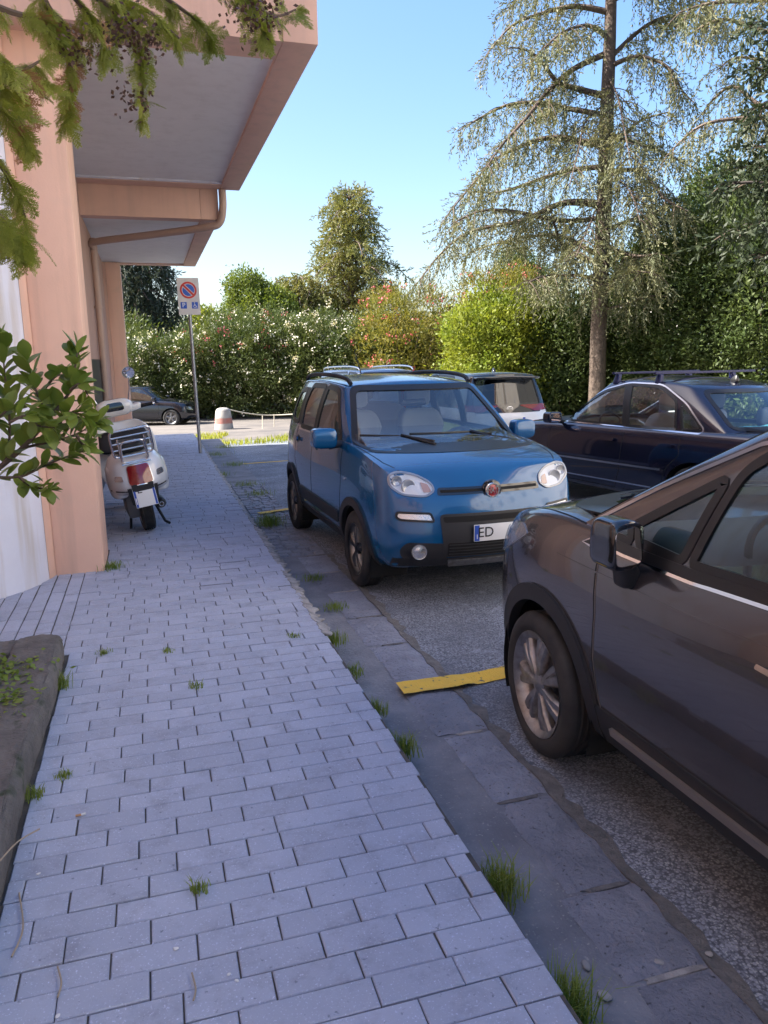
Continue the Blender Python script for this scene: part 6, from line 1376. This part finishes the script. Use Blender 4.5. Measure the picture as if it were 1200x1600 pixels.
trunk3 = [cp(1370, 660), cp(1370, 300), cp(1370, 0), cp(1370, -150)]; base = trunk3[0].copy(); base.z = gz(base.y)
limbs = [([cp(u_, v_, dd*(i/(len(p_)-1))) for i, (u_, v_) in enumerate(p_)], r0) for p_, r0, dd in LB3]
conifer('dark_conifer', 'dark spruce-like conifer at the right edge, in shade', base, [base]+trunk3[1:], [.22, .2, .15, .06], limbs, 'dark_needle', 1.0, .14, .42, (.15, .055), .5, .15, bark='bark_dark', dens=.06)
def whorled(name, label, u_, v_, d_, H, rmax, mat, nw, sub_len, hang, tuft, per=5, z0=.12, tw=.5, gap=.3, lift=.12, power=.9):
    b = at(u_, v_, d=d_); b.z = gz(b.y); tr = [b+Vector((0, 0, H*f)) for f in (-.01, .3, .6, .85, 1)]; limbs = []
    for k in range(nw):
        f = z0+(1-z0)*(k/nw)**.9; L = rmax*(1-f)**power+.35; z = H*f
        for q in range(per):
            a = 2*math.pi*(q+random.random()*.7)/per+k*1.1; l = L*random.uniform(.5, 1.25); o = b+Vector((0, 0, z)); dx = Vector((math.cos(a), math.sin(a), 0))
            limbs.append(([o, o+dx*l*.35+Vector((0, 0, lift*l)), o+dx*l*.7+Vector((0, 0, lift*l*.9)), o+dx*l+Vector((0, 0, lift*l*.3-.12*hang*l))], .02+.016*L))
    return conifer(name, label, b, tr, [.30, .24, .17, .09, .03], limbs, mat, sub_len, gap, tw, tuft, hang, .15)
whorled('deodar_tree', 'yellow-green pointed conifer standing behind the oleander hedge', 552, 600, 44, 11.4, 5.0, 'deodar_needle', 13, 1.15, .22, (.18, .05), 6, .12, .5, .26, .34, .75)
whorled('deodar_tree', 'lower yellow-green conifer left of the pointed one', 470, 600, 43, 6.8, 3.0, 'deodar_needle', 9, 1.0, .8, (.19, .06), 6, .2, .5, .26, .25, .6)
whorled('blue_cedar', 'dark drooping conifer half hidden by the building end', 215, 600, 39, 8.6, 3.0, 'cedar_dark', 10, 1.1, 1.3, (.20, .055), 7, .15, .6, .3, .18, .5)
# ---------------------------------------------------------------- near foliage: leafy branch and overhanging conifer sprays
def frond(seed):
    r = random.Random(seed); V = []; F = []; R1 = []
    def stripq(a, b, w0, w1):
        d = (b-a); s = Vector((-d.y, d.x, 0)); s = s.normalized() if s.length > 1e-6 else Vector((0, 1, 0)); i = len(V)
        V.extend([a-s*w0, a+s*w0, b+s*w1, b-s*w1]); F.append((i, i+1, i+2, i+3)); R1.append(r.random())
    def ax(t): return Vector((t, .06*math.sin(t*3+seed), -.18*t*t))
    n = 11; 
    for i in range(n):
        stripq(ax(i/n), ax((i+1)/n), .010, .008)
        for s in (-1, 1):
            t = (i+.3+.4*(s > 0))/n; o = ax(t); L = (.50*(1-t)+.10)*r.uniform(.75, 1.2); a = s*R_(r.uniform(32, 52)); d = Vector((math.cos(a), math.sin(a), r.uniform(-.25, .1)))
            e = o+d*L; mid = o+d*L*.5+Vector((0, 0, .02)); stripq(o, mid, .010, .011); stripq(mid, e, .011, .004)
            for q in range(int(2+L*9)):
                tt = (q+.6)/(2+L*9); o2 = o+d*L*tt
                for s2 in (-1, 1):
                    a2 = a+s2*R_(r.uniform(28, 48)); d2 = Vector((math.cos(a2), math.sin(a2), r.uniform(-.3, .15))); stripq(o2, o2+d2*(L*.32*(1-tt)+.045), .012, .005)
    me = mk(V, F); a_ = me.attributes.new('rnd', 'FLOAT', 'FACE'); a_.data.foreach_set('value', R1); return me
FR_ = [frond(i) for i in range(5)]; FB_ = [frond(i+10) for i in range(2)]
for m in FR_: m.materials.append(MATS['thuja_green'])
for m in FB_: m.materials.append(MATS['thuja_brown'])
tb = Vector((-1.75, 2.35, SWZ+.08)); th = empty('overhanging_conifer', tb); tag(th, 'cypress with green and browned sprays hanging into the upper left corner', 'tree')
V, F = tube_vf([(0, 0, -.1), (.02, .02, 1.2), (-.02, .05, 2.6), (.03, .05, 4.2)], [.11, .10, .08, .03], 10); link('trunk', mk(V, F), MATS['bark'], th, 60)
BR = [([(40, -70), (75, 10), (100, 40), (112, 90), (108, 150), (104, 185)], 2.45, .25), ([(90, -70), (150, -5), (200, 30), (220, 80), (222, 140), (218, 185)], 2.6, .0), ([(120, -70), (210, -30), (270, 5), (310, 35), (330, 60)], 2.75, .0), ([(260, -90), (340, -25), (390, 5), (430, 25), (462, 15)], 2.7, .05),
      ([(330, -80), (380, -20), (400, 20), (412, 55)], 2.65, .0), ([(-60, 40), (0, 90), (30, 110), (62, 95)], 2.3, .1), ([(-60, 130), (0, 170), (30, 190), (50, 230)], 2.3, .45), ([(-60, 210), (-5, 250), (25, 300), (40, 350), (42, 385)], 2.25, .1), ([(-60, 300), (0, 340), (20, 365), (25, 390)], 2.2, .1),
      ([(-60, -10), (20, 20), (60, 30), (90, 60)], 2.4, .2), ([(150, -70), (180, -10), (235, 20), (280, 60)], 2.55, .15), ([(60, -70), (120, 0), (150, 40), (165, 80)], 2.5, .35), ([(-60, 80), (-10, 130), (20, 145), (60, 135)], 2.35, .15)]
BV, BF = [], []; cnt = 0
for pts, yy, brown in BR:
    path = spline([at(u_, v_, y=yy+.05*i) for i, (u_, v_) in enumerate(pts)], 6); n = len(path)
    tube_vf([q-tb for q in path], list(np.linspace(.011, .003, n)), 5, BV, BF)
    tube_vf([Vector((0, .05, 3.0+random.random())), (path[0]-tb)*.5+Vector((0, 0, 1.7)), path[0]-tb], [.03, .018, .011], 5, BV, BF)
    for i in range(4, n):
        for q in range((1 if i % 4 else 2) if i < n-1 else 3):
            dr = (path[i]-path[i-1]).normalized(); d = (dr*.6+Vector((random.gauss(0, .6), random.gauss(0, .4), random.gauss(-.45, .45)))).normalized()
            isb = random.random() < brown and 8 < i < n-3
            o = bpy.data.objects.new('spray', random.choice(FB_ if isb else FR_)); COL.objects.link(o); o.parent = th; o.location = path[i]-tb
            o.rotation_euler = d.to_track_quat('X', 'Z').to_euler(); o.rotation_euler.rotate_axis('X', random.uniform(-1.3, 1.3)); sz = random.uniform(.055, .105)*(.8 if i > n-5 else 1); o.scale = (sz, sz, sz); cnt += 1
link('branches', mk(BV, BF), MATS['twig_bark'], th, 60)
# dark cone clusters
for (u_, v_, k) in ((185, 50, 26), (225, 65, 22), (205, 155, 12), (415, 20, 20), (385, 30, 14), (120, 75, 14)):
    c = at(u_, v_, y=2.5)-tb; P = np.array([c[:]])+rng.normal(0, .028, (k*5, 3)); link('cone_cluster', leaf_me(P, rnd_unit(k*5), np.full(k*5, .015), np.full(k*5, .012)), MATS['cone_brown'], th)['kind'] = 'stuff'
# leafy branch
def leaf_mesh(seed):
    r = random.Random(seed); n = 6; V = []; F = []; curl = r.uniform(-.35, .1); fold = r.uniform(.10, .30)
    for i in range(n+1):
        t = i/n; w_ = .30*math.sin(math.pi*min(1, t**1.15))**.7+(.012 if i in (0, n) else 0); z = curl*t*t
        V += [(t, -w_, z+fold*w_), (t, 0, z), (t, w_, z+fold*w_)]
    for i in range(n):
        b = i*3; F += [(b, b+1, b+4, b+3), (b+1, b+2, b+5, b+4)]
    me = mk(V, F); a_ = me.attributes.new('rnd', 'FLOAT', 'FACE'); a_.data.foreach_set('value', [r.random()]*len(F)); me.shade_smooth(); me.materials.append(MATS['citrus_leaf']); return me
LM = [leaf_mesh(i) for i in range(8)]
cb = Vector((-1.15, 2.75, SWZ+.08)); ct = empty('leafy_bush', cb); tag(ct, 'glossy green leafy branch leaning in at the left edge over the planter', 'shrub')
CBR = [([(-90, 790), (-20, 745), (35, 700), (75, 655), (110, 610), (118, 570), (122, 545)], 3.0, 1), ([(35, 700), (80, 690), (110, 682), (135, 670), (150, 660)], 3.0, 1), ([(75, 655), (60, 620), (50, 590), (40, 560)], 3.02, 1), ([(110, 610), (125, 600), (138, 618)], 2.95, .9),
       ([(-20, 745), (30, 745), (65, 730), (100, 715), (130, 705)], 2.9, .9), ([(-20, 745), (10, 715), (15, 660), (10, 610), (5, 560), (0, 530)], 3.05, 1), ([(30, 745), (50, 760), (75, 765), (78, 768)], 2.85, .7), ([(80, 690), (100, 650), (115, 645), (135, 650)], 2.9, .9), ([(-60, 700), (0, 650), (30, 630), (60, 640)], 2.9, 1), ([(60, 620), (85, 590), (100, 585)], 3.1, .9), ([(15, 660), (40, 650), (60, 665), (85, 668)], 2.8, .9), ([(120, 680), (130, 695), (140, 690)], 2.85, .7)]
BV, BF = [], []
tube_vf(spline([Vector((0, 0, -.1)), Vector((.05, .05, .5)), at(-90, 790, y=3.0)-cb], 5), list(np.linspace(.03, .016, 11)), 7, BV, BF)
tube_vf(spline([Vector((.02, 0, .2)), Vector((-.1, .1, .8)), at(-60, 700, y=2.9)-cb], 5), list(np.linspace(.02, .008, 11)), 7, BV, BF)
for bi, (pts, yy, sc) in enumerate(CBR):
    path = spline([at(u_, v_, y=yy+.02*math.sin(i*2.1+bi)) for i, (u_, v_) in enumerate(pts)], 5); n = len(path); tube_vf([q-cb for q in path], list(np.linspace(.013 if bi == 0 else .006, .002, n)), 6, BV, BF)
    for i in range(2 if bi else 8, n):
        for q in range(2 if i % 3 else 1):
            dr = (path[i]-path[i-1]).normalized(); a = i*2.4+q*2.0; sd = dr.orthogonal().normalized(); sd.rotate(Matrix.Rotation(a, 3, dr))
            d = (dr*(.7 if i < n-1 else 1.4)+sd*.8+Vector((0, 0, .15))).normalized()
            o = bpy.data.objects.new('leaf', random.choice(LM)); COL.objects.link(o); o.parent = ct; o.location = path[i]-cb
            o.rotation_euler = d.to_track_quat('X', 'Z').to_euler(); o.rotation_euler.rotate_axis('X', random.uniform(-.6, .6)); s_ = random.uniform(.055, .095)*sc; o.scale = (s_, s_, s_)
link('branches', mk(BV, BF), MATS['twig_bark'], ct, 60)
# ---------------------------------------------------------------- weeds in the joints
def tuft(u_, v_, z, r_, h, n, label, mat='grass', lean=.9, name='grass_tuft', cat='grass'):
    c = at(u_, v_, z=z); root = empty(name, (c.x, c.y, z)); tag(root, label, cat, 'weeds on the paving')
    n = int(n*1.9); q = rng.normal(0, r_*.45, (n, 2)); blades('blades', [(a, b, -.004) for a, b in q], h, .0042, MATS[mat], root, lean, 'stuff')
    return root
TF = [(885, 1590, .02, .085, .12, 170, 'grass tuft by the kerb at the bottom edge of the picture'), (780, 1395, .03, .085, .11, 150, 'grass tuft at the sidewalk edge, second from the bottom'), (628, 1178, .05, .075, .10, 120, 'grass tuft at the sidewalk edge left of the grey car wheel'), (588, 1115, .05, .05, .075, 80, 'grass tuft at the sidewalk edge just below the yellow line end'),
      (548, 1055, .06, .075, .07, 90, 'low grass tuft at the sidewalk edge level with the yellow line'), (520, 1005, .06, .07, .09, 90, 'grass tuft at the sidewalk edge above the yellow line'), (522, 950, .02, .09, .05, 80, 'mossy grass patch in the gutter before the blue car wheel'), (492, 905, .02, .10, .05, 80, 'mossy grass patch in the gutter beside the blue car'),
      (422, 820, .03, .15, .15, 190, 'broad weed clump on the second yellow line end'), (310, 1392, .16, .028, .05, 26, 'small weed between the pavers in the lower middle'), (100, 1213, .16, .035, .03, 40, 'small round-leaved weed by the planter kerb'), (176, 888, .16, .10, .07, 90, 'weed clump at the foot of the orange pillar'),
      (305, 1073, .16, .045, .03, 40, 'small grass sprig in the pavers, mid sidewalk'), (460, 995, .16, .045, .03, 40, 'small grass sprig in the pavers near the right edge'), (163, 1021, .16, .05, .03, 45, 'small grass sprig in the pavers beyond the planter corner'), (262, 1018, .16, .04, .025, 30, 'tiny grass sprig in the pavers right of the planter corner'), (92, 1075, .16, .06, .09, 80, 'grass growing along the planter kerb corner'), (55, 1245, .16, .04, .05, 40, 'small weed against the planter kerb')]
for a in TF: tuft(*a)
for q, (u_, v_) in enumerate(((345, 745), (385, 760), (365, 728), (352, 700), (405, 775), (340, 712))):
    tuft(u_, v_, .02+zg(12), .22, .10, 90, ('weeds along the far gutter, %s' % ('second from the pole', 'fourth from the pole', 'third clump, in the setts', 'nearest the sign pole', 'fifth from the pole', 'between the pole and the far yellow line')[q]))
# clover-like weeds in the planter
for (u_, v_, n, lb) in ((20, 1055, 260, 'clover patch in the planter by its far kerb'), (8, 1105, 200, 'clover patch in the planter at the left edge')):
    c = at(u_, v_, z=.27); root = empty('clover_patch', c); tag(root, lb, 'weeds', 'weeds in the planter'); P = rng.normal(0, 1, (n, 3))*np.array([.08, .10, .0])+np.stack([np.zeros(n), np.zeros(n), rng.uniform(0, .045, n)], -1)
    link('leaves', leaf_me(P, unit(rnd_unit(n)*np.array([1, 1, .3])), np.full(n, .034), np.full(n, .030), np.tile([0, 0, 1.], (n, 1))), MATS['grass'], root)['kind'] = 'stuff'
# dry twigs and bits
pm('dry_twig', (.36, .29, .21), .9); pm('litter_white', (.70, .69, .66), .8); pm('pale_stone', (.34, .33, .32), .9, objrand=.2)
for (pts, z, lb) in (([(0, 1345), (28, 1315), (62, 1295)], .31, 'dry twig lying on the planter kerb'), ([(30, 1395), (36, 1450), (18, 1495)], .168, 'curved dry twig on the pavers beside the planter'), ([(90, 1510), (96, 1535), (90, 1558)], .168, 'short dry straw on the pavers at lower left'), ([(300, 1520), (306, 1545), (302, 1563)], .168, 'thin dry straw on the pavers near the bottom')):
    tag(tube('dry_twig', spline([at(a, b, z=z) for a, b in pts], 5), .0026, MATS['dry_twig'], None, 5), lb, 'twig', 'dry twigs')
def pebble(name, p, s, mat, label, group, flat=.5):
    bm = bmesh.new(); bmesh.ops.create_icosphere(bm, subdivisions=2, radius=1)
    for v in bm.verts: v.co *= 1+random.uniform(-.18, .18)
    bmesh.ops.scale(bm, vec=(s, s*random.uniform(.6, .9), s*flat*.6), verts=bm.verts); o = link(name, bm_mesh(bm), MATS[mat], None, 180); o.location = p; o.rotation_euler = (0, 0, random.uniform(0, 3)); tag(o, label, 'pebble' if 'peb' in name else 'litter', group)
for (u_, v_, s, m, lb) in ((916, 1508, .020, 'pale_stone', 'pale flat pebble on the kerb stone near the bottom'), (944, 1555, .022, 'pale_stone', 'pale flat pebble beside the bottom grass tuft'), (1030, 1503, .015, 'pale_stone', 'small pebble in a kerb joint at lower right'), (1108, 1490, .012, 'pale_stone', 'small pebble on the asphalt edge at lower right'), (722, 1330, .014, 'pale_stone', 'pebble at the sidewalk edge above the second tuft'), (765, 1545, .009, 'litter_white', 'tiny white chip on the kerb')):
    pebble('pebble', at(u_, v_, z=.014), s, m, lb, 'pebbles by the kerb')
for (u_, v_, s, lb) in ((275, 1482, .008, 'white speck on the pavers, lower left of centre'), (370, 1532, .007, 'white speck on the pavers near the bottom centre'), (60, 1365, .008, 'white speck on the pavers beside the planter'), (358, 1522, .006, 'smaller white speck on the pavers near the bottom'), (90, 1587, .008, 'white speck on the pavers at the bottom left')):
    pebble('paper_chip', at(u_, v_, z=.163), s, 'litter_white', lb, 'white chips on the pavers', .3)
a_, b_2 = at(118, 1275, z=.168), at(134, 1271, z=.168); cg = empty('cigarette_butt', a_); tag(cg, 'cigarette butt on the pavers beside the planter', 'litter')
tube('filter', [(0, 0, 0), (b_2-a_)*.55], .0045, pm('filter', (.50, .26, .12), .8), cg, 8); tube('paper', [(b_2-a_)*.55, (b_2-a_)], .0045, MATS['litter_white'], cg, 8)
